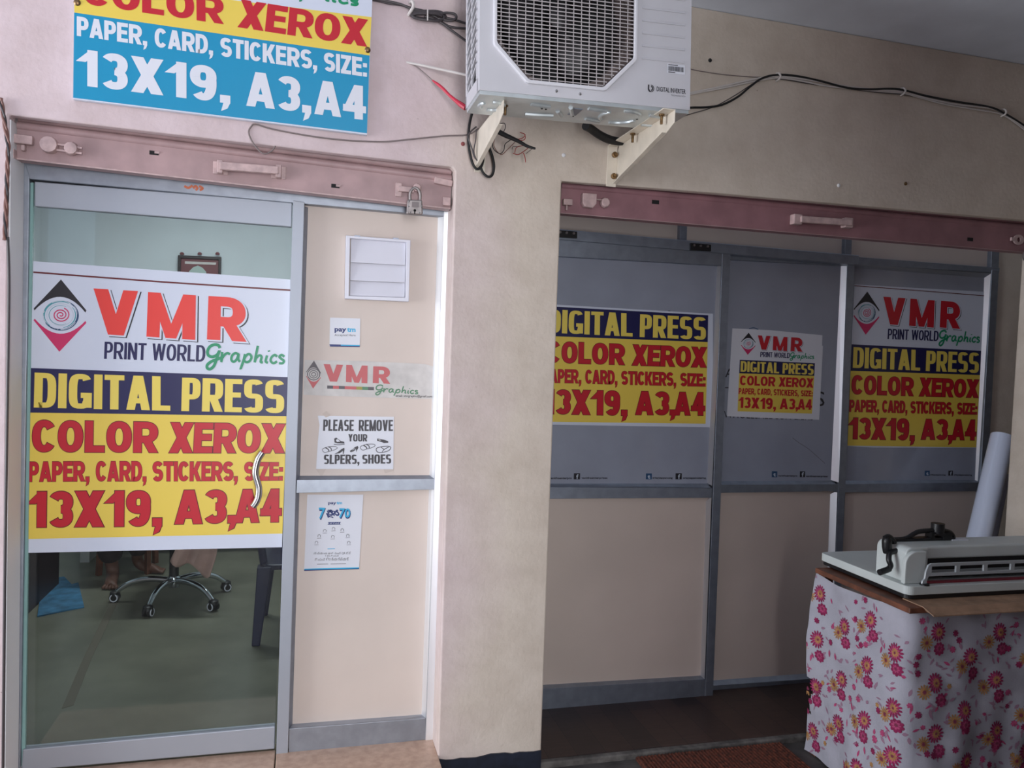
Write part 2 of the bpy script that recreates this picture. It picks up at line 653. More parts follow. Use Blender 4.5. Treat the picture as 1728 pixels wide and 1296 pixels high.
def glyph(ch, st, e=0.0):
    """heavy capital built from strokes, cap height 1; returns (polygons, advance width)"""
    tv, th, p, ww = st
    a, bb = tv / 2, th / 2
    A, B = a + e, bb + e
    out = []

    def rect(x0, y0, x1, y1):
        out.append([(x0, y0), (x1, y0), (x1, y1), (x0, y1)])

    def V(x, y0=0.0, y1=1.0):
        rect(x - A, y0 - e, x + A, y1 + e)

    def H(x0, x1, y):
        rect(x0 - e, y - B, x1 + e, y + B)

    def D(x0, y0, x1, y1, wd=None):
        h = (wd or tv * 1.08) / 2 + e * 1.15
        k = (x1 - x0) / (y1 - y0)
        y0e, y1e = (y0 - e, y1 + e) if y1 > y0 else (y0 + e, y1 - e)
        xa, xb = x0 + k * (y0e - y0), x1 + k * (y1e - y1)
        out.append([(xa - h, y0e), (xa + h, y0e), (xb + h, y1e), (xb - h, y1e)])

    def S(pts, closed=False):
        n = len(pts)
        L_, R_ = [], []
        for i, (x, y) in enumerate(pts):
            if closed:
                q0, q1 = pts[(i - 1) % n], pts[(i + 1) % n]
            else:
                q0, q1 = pts[max(i - 1, 0)], pts[min(i + 1, n - 1)]
            dx, dy = q1[0] - q0[0], q1[1] - q0[1]
            l = math.hypot(dx, dy) or 1
            dx, dy = dx / l, dy / l
            if not closed and i == 0:
                x, y = x - dx * e, y - dy * e
            if not closed and i == n - 1:
                x, y = x + dx * e, y + dy * e
            L_.append((x - dy * A, y + dx * B))
            R_.append((x + dy * A, y - dx * B))
        for i in range(n if closed else n - 1):
            j = (i + 1) % n
            out.append([L_[i], R_[i], R_[j], L_[j]])

    W = 0.80 * ww
    if ch == ' ':
        return [], 0.34 * ww
    if ch in 'O0':
        W = (0.84 if ch == 'O' else 0.70) * ww
        S(sarc(W / 2, .5, W / 2 - a, .5 - bb, 0, 350, p, 34), True)
    elif ch == 'C':
        S(sarc(W / 2, .5, W / 2 - a, .5 - bb, 38, 322, p, 30))
    elif ch == 'G':
        W = .84 * ww
        S(sarc(W / 2, .5, W / 2 - a, .5 - bb, 38, 330, p, 30))
        V(W - a, .03, .46)
        H(W * .52, W, .46 - bb)
    elif ch == 'D':
        V(a)
        S([(a, 1 - bb)] + sarc(W * .42, .5, W * .58 - a, .5 - bb, 90, -90, p, 22) + [(a, bb)])
    elif ch in 'PR':
        W = (.74 if ch == 'P' else .82) * ww
        V(a)
        m = .43
        S([(a, 1 - bb)] + sarc(W * .5, (1 - bb + m) / 2, W * .5 - a, (1 - bb - m) / 2, 90, -90, p, 18) + [(a, m)])
        if ch == 'R':
            D(W - a * 1.05, 0, W * .5, .46)
    elif ch == 'I':
        W = tv
        V(a)
    elif ch == 'L':
        W = .66 * ww
        V(a)
        H(0, W, bb)
    elif ch in 'EF':
        W = .68 * ww
        V(a)
        H(0, W, 1 - bb)
        H(0, W * .93, .52)
        if ch == 'E':
            H(0, W, bb)
    elif ch == 'T':
        W = .72 * ww
        H(0, W, 1 - bb)
        V(W / 2)
    elif ch == 'H':
        V(a)
        V(W - a)
        H(0, W, .52)
    elif ch == 'X':
        W = .84 * ww
        D(a * 1.15, 0, W - a * 1.15, 1, tv * 1.2)
        D(W - a * 1.15, 0, a * 1.15, 1, tv * 1.2)
    elif ch == 'A':
        W = .86 * ww
        D(a, 0, W / 2 - a * .15, 1, tv)
        D(W - a, 0, W / 2 + a * .15, 1, tv)
        H(W * .25, W * .75, .27)
    elif ch == 'V':
        W = .86 * ww
        D(W / 2 - a * .1, 0, a * 1.05, 1, tv)
        D(W / 2 + a * .1, 0, W - a * 1.05, 1, tv)
    elif ch == 'M':
        W = 1.0 * ww
        V(a * .85)
        V(W - a * .85)
        D(W / 2, 0, a * 1.0, 1, tv * .82)
        D(W / 2, 0, W - a * 1.0, 1, tv * .82)
    elif ch == 'N':
        V(a)
        V(W - a)
        D(W - a * 1.1, 0, a * 1.1, 1, tv)
    elif ch == 'W':
        W = 1.16 * ww
        D(W * .28, 0, a, 1, tv * .95)
        D(W * .28, 0, W * .5, 1, tv * .85)
        D(W * .72, 0, W * .5, 1, tv * .85)
        D(W * .72, 0, W - a, 1, tv * .95)
    elif ch == 'U':
        S([(a, 1), (a, .6)] + sarc(W / 2, .34, W / 2 - a, .34 - bb, 180, 360, p, 18) + [(W - a, .6), (W - a, 1)])
    elif ch == 'Y':
        V(W / 2, 0, .5)
        D(W / 2, .4, a, 1, tv)
        D(W / 2, .4, W - a, 1, tv)
    elif ch == 'K':
        W = .82 * ww
        V(a)
        D(W * .36, .36, W - a * 1.1, 1, tv * 1.1)
        D(W - a * 1.05, 0, W * .42, .62, tv * 1.1)
    elif ch == 'S':
        W = .76 * ww
        q = (1 - 2 * bb) / 4
        S(sarc(W / 2, .5 + q, W / 2 - a, q, 28, 268, p, 22) + sarc(W / 2, .5 - q, W / 2 - a, q, 88, -152, p, 22))
    elif ch == 'Z':
        W = .70 * ww
        H(0, W, 1 - bb)
        H(0, W, bb)
        D(a * 1.1, th * .6, W - a * 1.1, 1 - th * .6, tv * 1.1)
    elif ch == '1':
        W = .52 * ww
        V(W - a)
        D(a * .55, .66, W - a * 1.1, .93, tv * .95)
    elif ch == '3':
        W = .70 * ww
        q = (1 - 2 * bb) / 4
        S(sarc(W / 2, .5 + q, W / 2 - a, q, 152, -88, p, 22) + sarc(W / 2, .5 - q, W / 2 - a, q, 88, -152, p, 22))
    elif ch == '9':
        W = .70 * ww
        ry = (.64 - th) / 2
        S(sarc(W / 2, 1 - bb - ry, W / 2 - a, ry, 0, 350, p, 30), True)
        S(sarc(W / 2, .5, W / 2 - a, .5 - bb, 12, -132, p, 22))
    elif ch == '4':
        W = .74 * ww
        xs = W - a * 1.75
        V(xs)
        H(0, W, .20 + bb)
        D(a * .75, .22, xs - a * .2, 1, tv * .85)
    elif ch == ',':
        W = tv * 1.05
        rect(-e, -e, tv + e, .225 + e)
        out.append([(tv * .35 - e, .02), (tv + e, .02), (tv * .72 + e, -.15 - e), (tv * .1 - e, -.24 - e)])
    elif ch == ':':
        W = tv
        rect(-e, -e, tv + e, .22 + e)
        rect(-e, .5 - e, tv + e, .72 + e)
    return out, W


def word_polys(s, st, e=0.0, gap=0.06):
    x = 0.0
    polys = []
    for i, ch in enumerate(s):
        g, wd = glyph(ch, st, e)
        for q in g:
            polys.append([(x + u, v) for u, v in q])
        x += wd + (gap if i < len(s) - 1 else 0)
    return polys, x


def bil(quad, u, v):
    (ax, ay), (bx, by), (cx, cy), (dx, dy) = quad   # TL TR BR BL ; v = 1 at the top
    tx, ty = ax + (bx - ax) * u, ay + (by - ay) * u
    lx, ly = dx + (cx - dx) * u, dy + (cy - dy) * u
    return lx + (tx - lx) * v, ly + (ty - ly) * v


LAY = 0.0006
JIT = [0]


class Print:
    """flat print: every shape goes to the plane y = Y through mapping f (its own drawing units -> photo units)"""

    def __init__(self, Y, f=lambda x, y: (x, y), mb=None):
        self.Y, self.f, self.mb = Y, f, mb or MB()

    def pt(self, x, y, k):
        return at(*self.f(x, y), self.Y) - Vector((0, LAY * k, 0))

    def poly(self, pts, m, k):
        JIT[0] = (JIT[0] + 1) % 12
        k += JIT[0] * 0.05
        if len(pts) == 4:
            self.mb.add([self.pt(x, y, k) for x, y in pts], [(0, 1, 2, 3)], m)
        else:
            tri = tessellate_polygon([[Vector((x, y, 0)) for x, y in pts]])
            self.mb.add([self.pt(x, y, k) for x, y in pts], [tuple(t) for t in tri], m)

    def grid(self, quad, m, k, nx=6, ny=6):
        self.poly(quad, m, k)

    def word(self, s, quad, st, m, k, e=0.0, gap=0.06, dx=0.0, dy=0.0):
        polys, wd = word_polys(s, st, e, gap)
        for q in polys:
            self.poly([(lambda a: (a[0] + dx, a[1] + dy))(bil(quad, x / wd, y)) for x, y in q], m, k)

    def stroke(self, pts, wdt, m, k, closed=False, smooth=6, taper=False):
        P = [Vector((x, y, 0)) for x, y in pts]
        if smooth:
            P = catmull(P, smooth)
        n = len(P)
        L_, R_ = [], []
        for i, q in enumerate(P):
            t = P[min(i + 1, n - 1)] - P[max(i - 1, 0)]
            t = t.normalized() if t.length > 1e-9 else Vector((1, 0, 0))
            h = wdt / 2 * (0.35 + 0.65 * math.sin(math.pi * i / (n - 1)) if taper else 1)
            L_.append((q.x - t.y * h, q.y + t.x * h))
            R_.append((q.x + t.y * h, q.y - t.x * h))
        for i in range(n - 1):
            self.poly([L_[i], R_[i], R_[i + 1], L_[i + 1]], m, k)

    def text(self, s, quad, m, k, bold=0.0):
        c = bpy.data.curves.new('lettering', 'FONT')
        c.body = s
        c.offset = bold
        c.resolution_u = 3
        o = bpy.data.objects.new('lettering', c)
        COL.objects.link(o)
        me = bpy.data.meshes.new_from_object(o.evaluated_get(bpy.context.evaluated_depsgraph_get()))
        vs = [v.co.copy() for v in me.vertices]
        fs = [tuple(p.vertices) for p in me.polygons]
        bpy.data.objects.remove(o)
        bpy.data.curves.remove(c)
        bpy.data.meshes.remove(me)
        if not vs:
            return
        x0, x1 = min(v.x for v in vs), max(v.x for v in vs)
        self.mb.add([self.pt(*bil(quad, (v.x - x0) / (x1 - x0), v.y / 0.727), k) for v in vs], fs, m)

    def qd(self, x0, y0, x1, y1):
        return [(x0, y0), (x1, y0), (x1, y1), (x0, y1)]


def homography(src, dst):
    """3x3 mapping four src points on four dst points"""
    A = []
    for (x, y), (u, v) in zip(src, dst):
        A.append([x, y, 1, 0, 0, 0, -u * x, -u * y, u])
        A.append([0, 0, 0, x, y, 1, -v * x, -v * y, v])
    n = 8
    for i in range(n):
        pv = max(range(i, n), key=lambda r: abs(A[r][i]))
        A[i], A[pv] = A[pv], A[i]
        for r in range(n):
            if r != i:
                k = A[r][i] / A[i][i]
                A[r] = [a - k * c for a, c in zip(A[r], A[i])]
    h = [A[i][8] / A[i][i] for i in range(n)] + [1]

    def f(x, y):
        d = h[6] * x + h[7] * y + 1
        return (h[0] * x + h[1] * y + h[2]) / d, (h[3] * x + h[4] * y + h[5]) / d
    return f


def eye_logo(pr, k, black, mag, ring=True):
    def arc(x0, y0, xm, ym, x1, y1, n=14):
        # quadratic through the middle point
        cx, cy = 2 * xm - (x0 + x1) / 2, 2 * ym - (y0 + y1) / 2
        return [((1 - t) ** 2 * x0 + 2 * t * (1 - t) * cx + t * t * x1, (1 - t) ** 2 * y0 + 2 * t * (1 - t) * cy + t * t * y1) for t in [i / n for i in range(n + 1)]]
    pr.poly([(148, 234), (267, 108), (378, 243)] + arc(374, 253, 265, 184, 150, 244), black, k)
    pr.poly([(147, 286), (260, 424), (378, 298)] + arc(374, 289, 262, 345, 152, 279), mag, k)
    if not ring:
        return

    def ell(rx, ry, a0, a1, wd, m, n=40):
        pr.stroke([(265 + rx * math.cos(R(a0 + (a1 - a0) * i / n)), 264 + ry * math.sin(R(a0 + (a1 - a0) * i / n))) for i in range(n + 1)], wd, m, k, smooth=0, taper=True)
    ell(75, 63, 0, 360, 5, M_GRAYI)
    ell(76, 64, -70, 150, 9, M_STEELB)
    ell(72, 60, 130, 300, 8, M_TEAL)
    ell(66, 55, -40, 80, 5, M_TEAL)
    ell(60, 50, 150, 330, 4, M_GRAYI)
    ell(56, 46, -60, 120, 4, M_GRAYI)
    ell(50, 42, 60, 300, 3, M_TEAL)
    sp = []
    for i in range(60):
        t = i / 59
        an = -t * 2.6 * 2 * math.pi + 2.6
        sp.append((266 + (4 + 34 * t) * math.cos(an), 263 + (3 + 29 * t) * math.sin(an)))
    pr.stroke(sp, 5, mag, k, smooth=0)


GRAPH = [  # script word, strokes in the drawing units of the big poster
    [(962, 408), (955, 396), (938, 393), (918, 402), (908, 422), (912, 440), (930, 446), (950, 437), (960, 420), (952, 442), (944, 466), (934, 488), (918, 500), (906, 494), (908, 480), (926, 466), (952, 456), (975, 448)],
    [(972, 425), (968, 468), (972, 452), (984, 436), (996, 430), (1006, 436)],
    [(1042, 436), (1030, 430), (1016, 440), (1012, 458), (1022, 468), (1036, 456), (1044, 434), (1042, 456), (1050, 468)],
    [(1072, 434), (1064, 466), (1052, 500), (1064, 466), (1076, 442), (1090, 434), (1100, 446), (1094, 462), (1080, 470), (1068, 464)],
    [(1128, 398), (1120, 436), (1114, 470), (1120, 452), (1134, 440), (1144, 446), (1140, 468), (1150, 470)],
    [(1168, 440), (1162, 466), (1172, 472)],
    [(1176, 418), (1177, 424)],
    [(1212, 446), (1202, 438), (1188, 448), (1184, 464), (1196, 474), (1212, 466)],
    [(1244, 446), (1232, 438), (1222, 446), (1232, 456), (1242, 464), (1236, 474), (1220, 474)],
]


def vmr_block(pr, k, red, shadow=True, logo=True):
    vq = [(408, 147), (606, 159), (604, 357), (411, 345)]
    mq = [(652, 163), (853, 177), (850, 372), (645, 358)]
    rq = [(912, 180), (1073, 190), (1078, 381), (905, 370)]
    BF = (0.28, 0.22, 2.3, 1.0)
    for s, q in (('V', vq), ('M', mq), ('R', rq)):
        if shadow:
            pr.word(s, q, BF, M_BLKI, k, 0.02, dx=9, dy=7)
            pr.word(s, q, BF, M_PAPERV, k + 1, 0.025, dx=3, dy=2.5)
        pr.word(s, q, BF, red, k + 2)


def press_rows(pr, k, outline=True):
    """navy band, yellow field and the five lines of words; drawing units of the big poster"""
    pr.poly([(135, 495), (1260, 535), (1255, 706), (130, 690)], M_NAVYI, k)
    pr.poly([(130, 690), (1255, 706), (1235, 1219), (115, 1243)], M_YEL, k)
    pr.word('DIGITAL', [(152, 515), (745, 533), (745, 682), (148, 668)], IMPACT, M_LEMON, k + 1, gap=0.055)
    pr.word('PRESS', [(797, 537), (1245, 549), (1242, 693), (793, 683)], IMPACT, M_LEMON, k + 1, gap=0.055)
    rows = [('COLOR', [(143, 722), (692, 732), (690, 865), (141, 862)], 0.07),
            ('XEROX', [(748, 733), (1247, 740), (1243, 867), (740, 866)], 0.045),
            ('PAPER,', [(126, 905), (392, 903), (392, 990), (124, 992)], 0.05),
            ('CARD,', [(420, 903), (642, 903), (641, 990), (420, 990)], 0.05),
            ('STICKERS,', [(668, 904), (1042, 905), (1040, 988), (668, 990)], 0.05),
            ('SIZE:', [(1069, 906), (1238, 908), (1236, 986), (1069, 988)], 0.05),
            ('13X19,', [(127, 1036), (712, 1030), (710, 1186), (125, 1192)], 0.07),
            ('A3,', [(768, 1030), (1040, 1027), (1036, 1172), (764, 1178)], 0.05),
            ('A4', [(1030, 1027), (1233, 1024), (1231, 1168), (1026, 1172)], 0.05)]
    for s, q, g in rows:
        if outline:
            pr.word(s, q, BLACKF, M_MAROON, k + 1, 0.022, gap=g)
        pr.word(s, q, BLACKF, M_RED, k + 2, gap=g)


def brand_rows(pr, k, red):
    eye_logo(pr, k, M_BLKI, M_MAG)
    vmr_block(pr, k, red)
    pr.word('PRINT WORLD', [(458, 380), (900, 396), (897, 468), (455, 455)], CASUAL, M_NAVYI, k, gap=0.05)
    for s in GRAPH:
        pr.stroke(s, 13 if s is GRAPH[0] else 11, M_GREEN, k + 1)


big = lambda x, y: (x / 2.592, 430 + y / 2.592)
BANDQ = [(135, 495), (1260, 535), (1235, 1219), (115, 1243)]


# ------------------------------------------------------------------ the glass shopfront
YD = 0.13
door = empty('door_1', (-0.5, 0.16, ZS), kind='structure')
fr = MB()
fr.pq([(38, 266), (50, 268), (34, 1296), (22, 1300)], YD, 0.05, M_ALU)
fr.build('side_stile', door, bevel=0.002)
fr = MB()
fr.pq([(38, 262), (761, 340), (757, 366), (50, 302)], YD - 0.002, 0.055, M_ALU)
fr.build('header_rail', door, bevel=0.002)
fr = MB()
fr.pq([(494.5, 338), (514, 341), (486, 1273), (466, 1275)], YD - 0.004, 0.06, M_ALUW)
fr.build('mullion', door, bevel=0.002)
fr = MB()
fr.pq([(58, 306), (493, 341), (492, 383), (58, 348)], YD + 0.012, 0.03, M_ALUW)
fr.build('top_rail', door, bevel=0.003)
fr = MB()
fr.pq([(38, 1265), (464, 1226), (463, 1264), (36, 1301)], YD + 0.008, 0.035, M_ALUW)
fr.build('bottom_rail', door, bevel=0.003)
fr = MB()
fr.pq([(56, 345), (493, 380), (464, 1229), (37, 1268)], YD + 0.02, 0.008, M_GLASS)
g = fr.build('glass_pane', door)
fr = MB()
fr.pq([(50.5, 308), (56.5, 308), (42, 1290), (35, 1294)], YD + 0.015, 0.012, mat('green_glass_edge', (132, 168, 164), 0.2))
fr.build('glass_edge', door)
fr = MB()
fr.pq([(50, 300), (495, 338), (494, 342), (50, 309)], YD + 0.03, 0.01, M_DARK)  # black strip stands in for shade in the gap over the door
fr.build('gap_shade', door)
fr = MB()
fr.prism([(-0.9715, 0.004, 2.2), (-0.9715, 0.128, 2.2), (-0.9525, 0.128, ZS), (-0.9525, 0.004, ZS)], (0.004, 0, 0), M_WHITEPUTTY)
fr.build('jamb_lining', door)
# S shaped pull handle
h = MB()
hp = [at(x, y, 0.075) for x, y in [(443, 763), (436, 774), (432, 788), (431, 800), (434, 812), (437, 824), (436, 838), (432, 848), (427, 855)]]
h.tube(hp, 0.0125, M_STEEL, 14)
hd = h.build('pull_handle', door, smooth=True)
h = MB()
for x, y in ((436, 774), (434.5, 841)):
    p = at(x, y, 0.08)
    h.cyl(p, (p.x, YD + 0.02, p.z), 0.007, M_STEEL, 10)
h.build('standoff', hd)
s = MB()
pr = Print(YD - 0.0022, mb=s)
for pts in ([(311, 314), (318, 317), (325, 313)], [(326, 318), (330, 314), (333, 318), (330, 321)], [(336, 314), (342, 318), (337, 321)]):
    pr.stroke(pts, 4, mat('orange_paint_smear', (196, 110, 80), 0.7), 1)
s.build('paint_smear', door)

# fixed panel beside the door
side = empty('wall_side_panel', (0.25, 0.165, ZS), kind='structure')
b = MB()
b.pq([(505, 335), (758, 355), (728, 1275), (478, 1285)], YD + 0.035, 0.02, M_BOARD)
b.build('panel_board', side)
b = MB()
b.pq([(749, 356), (761, 357), (732, 1277), (718, 1250)], YD - 0.003, 0.06, M_ALU_LIT)
b.pq([(761.5, 353), (764.5, 353), (738, 1281), (732.5, 1279)], YD + .02, 0.02, M_DARK)
b.build('side_stile', side, bevel=0.002)
b = MB()
b.prism([at(739, 366, YD + 0.034), at(749, 364, YD + 0.002), at(718, 1226, YD + 0.002), at(711, 1214, YD + 0.034)], (0.001, 0.003, 0), M_ALU_LIT)
b.build('side_bead', side)
b = MB()
b.pq([(501, 810), (735, 808), (733, 826), (500, 832)], YD, 0.045, M_ALU)
b.prism([at(505, 803, YD + 0.033), at(731, 802, YD + 0.033), at(735, 808, YD + 0.001), at(501, 810, YD + 0.001)], (0, 0.004, 0), M_ALUD)
b.build('middle_rail', side, bevel=0.001)
b = MB()
b.pq([(488, 1230), (718, 1212), (721, 1248), (487, 1272)], YD, 0.045, M_ALU)
b.prism([at(494, 1222, YD + 0.033), at(712, 1206, YD + 0.033), at(718, 1212, YD + 0.001), at(488, 1230, YD + 0.001)], (0, 0.004, 0), M_ALUW)
b.build('bottom_rail', side, bevel=0.001)
b = MB()
b.prism([at(514, 348, YD + 0.001), at(519.5, 350, YD + 0.033), at(493, 1222, YD + 0.033), at(486.5, 1230, YD + 0.001)], (0.001, 0.002, 0), M_ALUD)
b.build('mullion_bead', side)

# ------------------------------------------------------------------ prints on the shopfront
p = Print(YD + 0.0195, big)
p.poly([(146, 28), (1272, 108), (1233, 1279), (112, 1304)], M_PAPERV, 0)
p.stroke([(146, 76), (700, 118), (1270, 155)], 7, M_MAROON, 1, smooth=2)
brand_rows(p, 1, M_REDB)
press_rows(p, 1)
tag(p.mb.build('shop_poster'), 'large white and yellow vinyl poster covering the glass door behind its pull handle', 'poster')

# banner on the wall above
YB = -0.022
ban = lambda x, y: (x / 2.7, y / 2.7)
bn = empty('shop_banner', at(375, 215, YB), 'blue and yellow flex banner nailed on the wall above the glass door', 'banner')
bb = MB()
bb.prism([at(*ban(341, -420), YB), at(*ban(1708, -310), YB), at(*ban(1672, 614), YB), at(*ban(333, 451), YB)], (0, 0.018, 0), M_PAPERV)
bb.build('backing_board', bn)
p = Print(YB - 0.0006, ban)
p.poly([(341, -420), (1708, -310), (1693, 78), (340, -88)], M_PAPERV, 0)
p.poly([(340, -88), (1693, 78), (1684, 253), (338, 57)], M_YEL, 0)
p.poly([(338, 57), (1684, 253), (1672, 607), (333, 445)], M_CYAN, 0)
p.word('COLOR', [(380, -108), (1018, -12), (1020, 111), (378, 18)], BLACKF, M_RED, 1, gap=0.07)
p.word('XEROX', [(1098, -3), (1676, 90), (1672, 214), (1082, 124)], BLACKF, M_RED, 1, gap=0.045)
PW = BLACKF


def row(s, x0, x1, t0, ts, b0, bs, xr, g):
    q = [(x0, t0 + (x0 - xr) * ts), (x1, t0 + (x1 - xr) * ts), (x1, b0 + (x1 - xr) * bs), (x0, b0 + (x0 - xr) * bs)]
    p.word(s, q, PW, M_PAPER, 1, gap=g)


row('PAPER,', 350, 672, 74, .145, 163, .142, 350, .06)
row('CARD,', 705, 972, 74, .145, 163, .142, 350, .06)
row('STICKERS,', 1004, 1446, 74, .145, 163, .142, 350, .06)
row('SIZE:', 1476, 1672, 74, .145, 163, .142, 350, .06)
row('13X19,', 355, 1052, 222, .131, 388, .122, 355, .09)
row('A3,', 1122, 1420, 222, .131, 388, .122, 355, .06)
row('A4', 1432, 1668, 222, .131, 388, .122, 355, .06)
gf = homography([(900, 392), (1250, 392), (1250, 476), (900, 476)], [(1165, -95), (1640, -30), (1640, 27), (1165, -40)])
for s in GRAPH:
    p.stroke([gf(*q) for q in s], 12, M_GREEN, 1)
p.mb.build('printed_flex', bn)
for x, y in ((352, 12), (1675, 228)):
    nb = MB()
    q = at(*ban(x, y), YB)
    nb.lathe((q.x, YB + 0.002, q.z), (0, -1, 0), [(0.011, 0), (0.011, 0.004), (0.007, 0.008), (0.001, 0.009)], M_BRASS, 14)
    nb.build('nail_head', bn, smooth=True)

YP = YD + 0.0345    # face of the cream board
# vent cover
ven = empty('vent_cover', at(640, 506, YP), 'white square louvred vent cover on the cream panel', 'vent')
b = MB()
vq = [(584, 397), (693, 405), (690, 509), (582, 504)]
vo = [at(x, y, YP - 0.03) for x, y in vq]
vi = [at(x, y, YP - 0.03) for x, y in [(591, 402), (686, 409), (684, 502), (589, 499)]]
f2 = lambda x, y: Vector((x, YP - 0.03, y))
b.holed([[(q.x, q.z) for q in vo], [(q.x, q.z) for q in vi]], f2, (0, 0.03, 0), M_WHITEPL)
b.build('vent_frame', ven, bevel=0.002)
for i in range(3):
    t0, t1 = (0, .42, .735)[i], (.42, .735, 1.0)[i]
    q = [bil([(591, 402), (686, 409), (684, 502), (589, 499)], u, 1 - t) for u, t in ((0.015, t0), (0.985, t0), (0.985, t1), (0.015, t1))]
    b = MB()
    P0 = [at(q[0][0], q[0][1], YP - 0.012), at(q[1][0], q[1][1], YP - 0.012), at(q[2][0], q[2][1] - .4, YP - 0.024), at(q[3][0], q[3][1] - .4, YP - 0.024)]
    b.prism(P0, (0, 0.004, 0), M_WHITEPL)
    b.build('louvre', ven)
for x, y in ((603, 398), (668, 402)):
    b = MB()
    q = at(x, y, YP - 0.03)
    b.box((q.x - .011, YP - .031, q.z - .003), (q.x + .011, YP - .02, q.z + .0015), M_ALUD)
    b.build('clip', ven)

# square payment sticker
p = Print(YP)
p.poly([(557, 536), (608, 537.5), (607, 585), (556, 584)], M_PAPER, 1)
p.poly([(556, 581), (607, 582), (607, 585.5), (557, 584.8)], M_PAYB, 2)
p.poly([(575, 581.4), (607, 582), (607, 584), (575, 583.4)], M_PAYC, 3)
p.text('pay', [(564.5, 551), (584.5, 551.5), (584.5, 559.5), (564.5, 559)], M_PAYB, 2, 0.035)
p.text('tm', [(585.5, 551.5), (600, 552), (600, 560), (585.5, 559.5)], M_PAYC, 2, 0.035)
p.text('Accepted Here', [(564.5, 563), (600, 563.5), (600, 567.5), (564.5, 567)], M_BLKI, 2, 0.0)
tag(p.mb.build('payment_sticker'), 'small square white payment sticker below the vent cover', 'sticker')

# faded paper strip with the shop name
z7 = lambda x, y: (470 + x / 3.41, 600 + y / 3.41)
p = Print(YP, z7)
p.poly([(150, 25), (500, 32), (840, 48), (900, 66), (898, 80), (882, 250), (450, 238), (143, 226)], M_OLDPAPER, 1)
lf = homography([(148, 108), (378, 108), (378, 424), (148, 424)], [(160, 28), (246, 30), (242, 192), (158, 188)])
p2 = Print(YP, lambda x, y: z7(*lf(x, y)), p.mb)
eye_logo(p2, 2, M_FDARK, M_PINKI, False)
for k, (rx, wd) in enumerate(((36, 5), (24, 4), (12, 4))):
    p.stroke([(202 + rx * math.cos(t * .4), 108 + rx * .9 * math.sin(t * .4)) for t in range(17)], wd, M_FDARK, 2, smooth=0)
for s_, q in (('V', [(258, 48), (372, 54), (350, 152), (262, 148)]), ('M', [(392, 54), (510, 58), (508, 160), (390, 152)]), ('R', [(545, 62), (640, 64), (642, 163), (542, 158)])):
    if s_ == 'V':
        q = [(258, 48), (372, 54), (372, 152), (260, 148)]
    p.word(s_, q, (0.28, 0.22, 2.3, 1), M_PINKI, 2)
for i, m in enumerate((M_FDARK, M_PINKI, M_FDARK, M_PINKI, M_PINKI, M_OLIVE, M_FGREEN, M_FDARK)):
    x0, x1 = 280 + i * 33.6, 280 + (i + 1) * 33.6
    p.poly([(x0, 172 + i * 1.2), (x1, 173.2 + i * 1.2), (x1, 191 + i * 1.2), (x0, 190 + i * 1.2)], m, 2)
gf2 = homography([(900, 392), (1250, 392), (1250, 500), (900, 500)], [(556, 168), (806, 176), (806, 234), (556, 226)])
for s_ in GRAPH:
    p.stroke([gf2(*q) for q in s_], 7, M_FGREEN, 2)
p.text('email: vmrgraphic@gmail.com', [(674, 224), (884, 228), (884, 241), (674, 237)], M_BLKI, 2, 0.01)
tag(p.mb.build('name_strip'), 'faded creased paper strip with red letters, above the footwear notice', 'sign')

# footwear notice
p = Print(YP, z7)
p.poly([(226, 346), (664, 352), (660, 654), (216, 652), (226, 500), (236, 400)], M_PAPER, 1)
INK = mat('photocopy_ink', (74, 72, 76), 0.6)
p.word('PLEASE', [(258, 368), (434, 370), (432, 434), (256, 433)], IMPACT, INK, 2, gap=0.06)
p.word('REMOVE', [(462, 370), (658, 370), (658, 434), (461, 434)], IMPACT, INK, 2, gap=0.06)
p.word('YOUR', [(402, 452), (510, 453), (510, 494), (402, 494)], IMPACT, INK, 2, gap=0.07)
p.word('SLPERS,', [(262, 570), (466, 570), (466, 623), (260, 624)], IMPACT, INK, 2, gap=0.06)
p.word('SHOES', [(482, 570), (648, 568), (648, 621), (482, 622)], IMPACT, INK, 2, gap=0.06)
# sneaker, dress shoe, slippers, heel, sandal, flip flop
p.poly([(322, 500), (320, 478), (332, 472), (342, 480), (360, 492), (378, 496), (379, 505), (340, 505)], INK, 2)
p.poly([(330, 486), (338, 480), (356, 494), (336, 497)], M_PAPER, 3)
p.stroke([(318, 510), (345, 513), (380, 509)], 4, INK, 2)
p.poly([(567, 490), (568, 477), (585, 480), (606, 484), (630, 492), (632, 501), (606, 503), (588, 496)], INK, 2)
p.poly([(574, 482), (584, 483), (590, 489), (576, 488)], M_OLDPAPER, 3)
for ox, oy in ((252, 522), (470, 508)):
    p.stroke([(ox + 4, oy + 30), (ox + 2, oy + 16), (ox + 30, oy + 4), (ox + 72, oy + 1), (ox + 86, oy + 10), (ox + 66, oy + 22), (ox + 36, oy + 30), (ox + 16, oy + 36), (ox + 4, oy + 30)], 3, INK, 2)
    p.stroke([(ox + 18, oy + 8), (ox + 34, oy + 18), (ox + 38, oy + 30)], 6, INK, 2)
    p.stroke([(ox + 34, oy + 2), (ox + 50, oy + 12), (ox + 52, oy + 24)], 5, INK, 2)
p.poly([(322, 566), (340, 556), (362, 538), (378, 530), (380, 540), (374, 566), (370, 566), (370, 548), (352, 562)], INK, 2)
p.poly([(410, 548), (424, 540), (440, 526), (456, 520), (460, 530), (452, 544), (448, 556), (446, 540), (430, 552), (414, 556)], INK, 2)
p.stroke([(426, 544), (434, 536), (444, 540)], 3, M_PAPER, 3)
p.stroke([(562, 546), (566, 532), (596, 524), (632, 522), (646, 530), (634, 546), (600, 557), (572, 556), (562, 546)], 4, INK, 2)
p.stroke([(596, 554), (608, 540), (634, 526)], 4, INK, 2)
p.stroke([(608, 540), (590, 528)], 4, INK, 2, smooth=0)
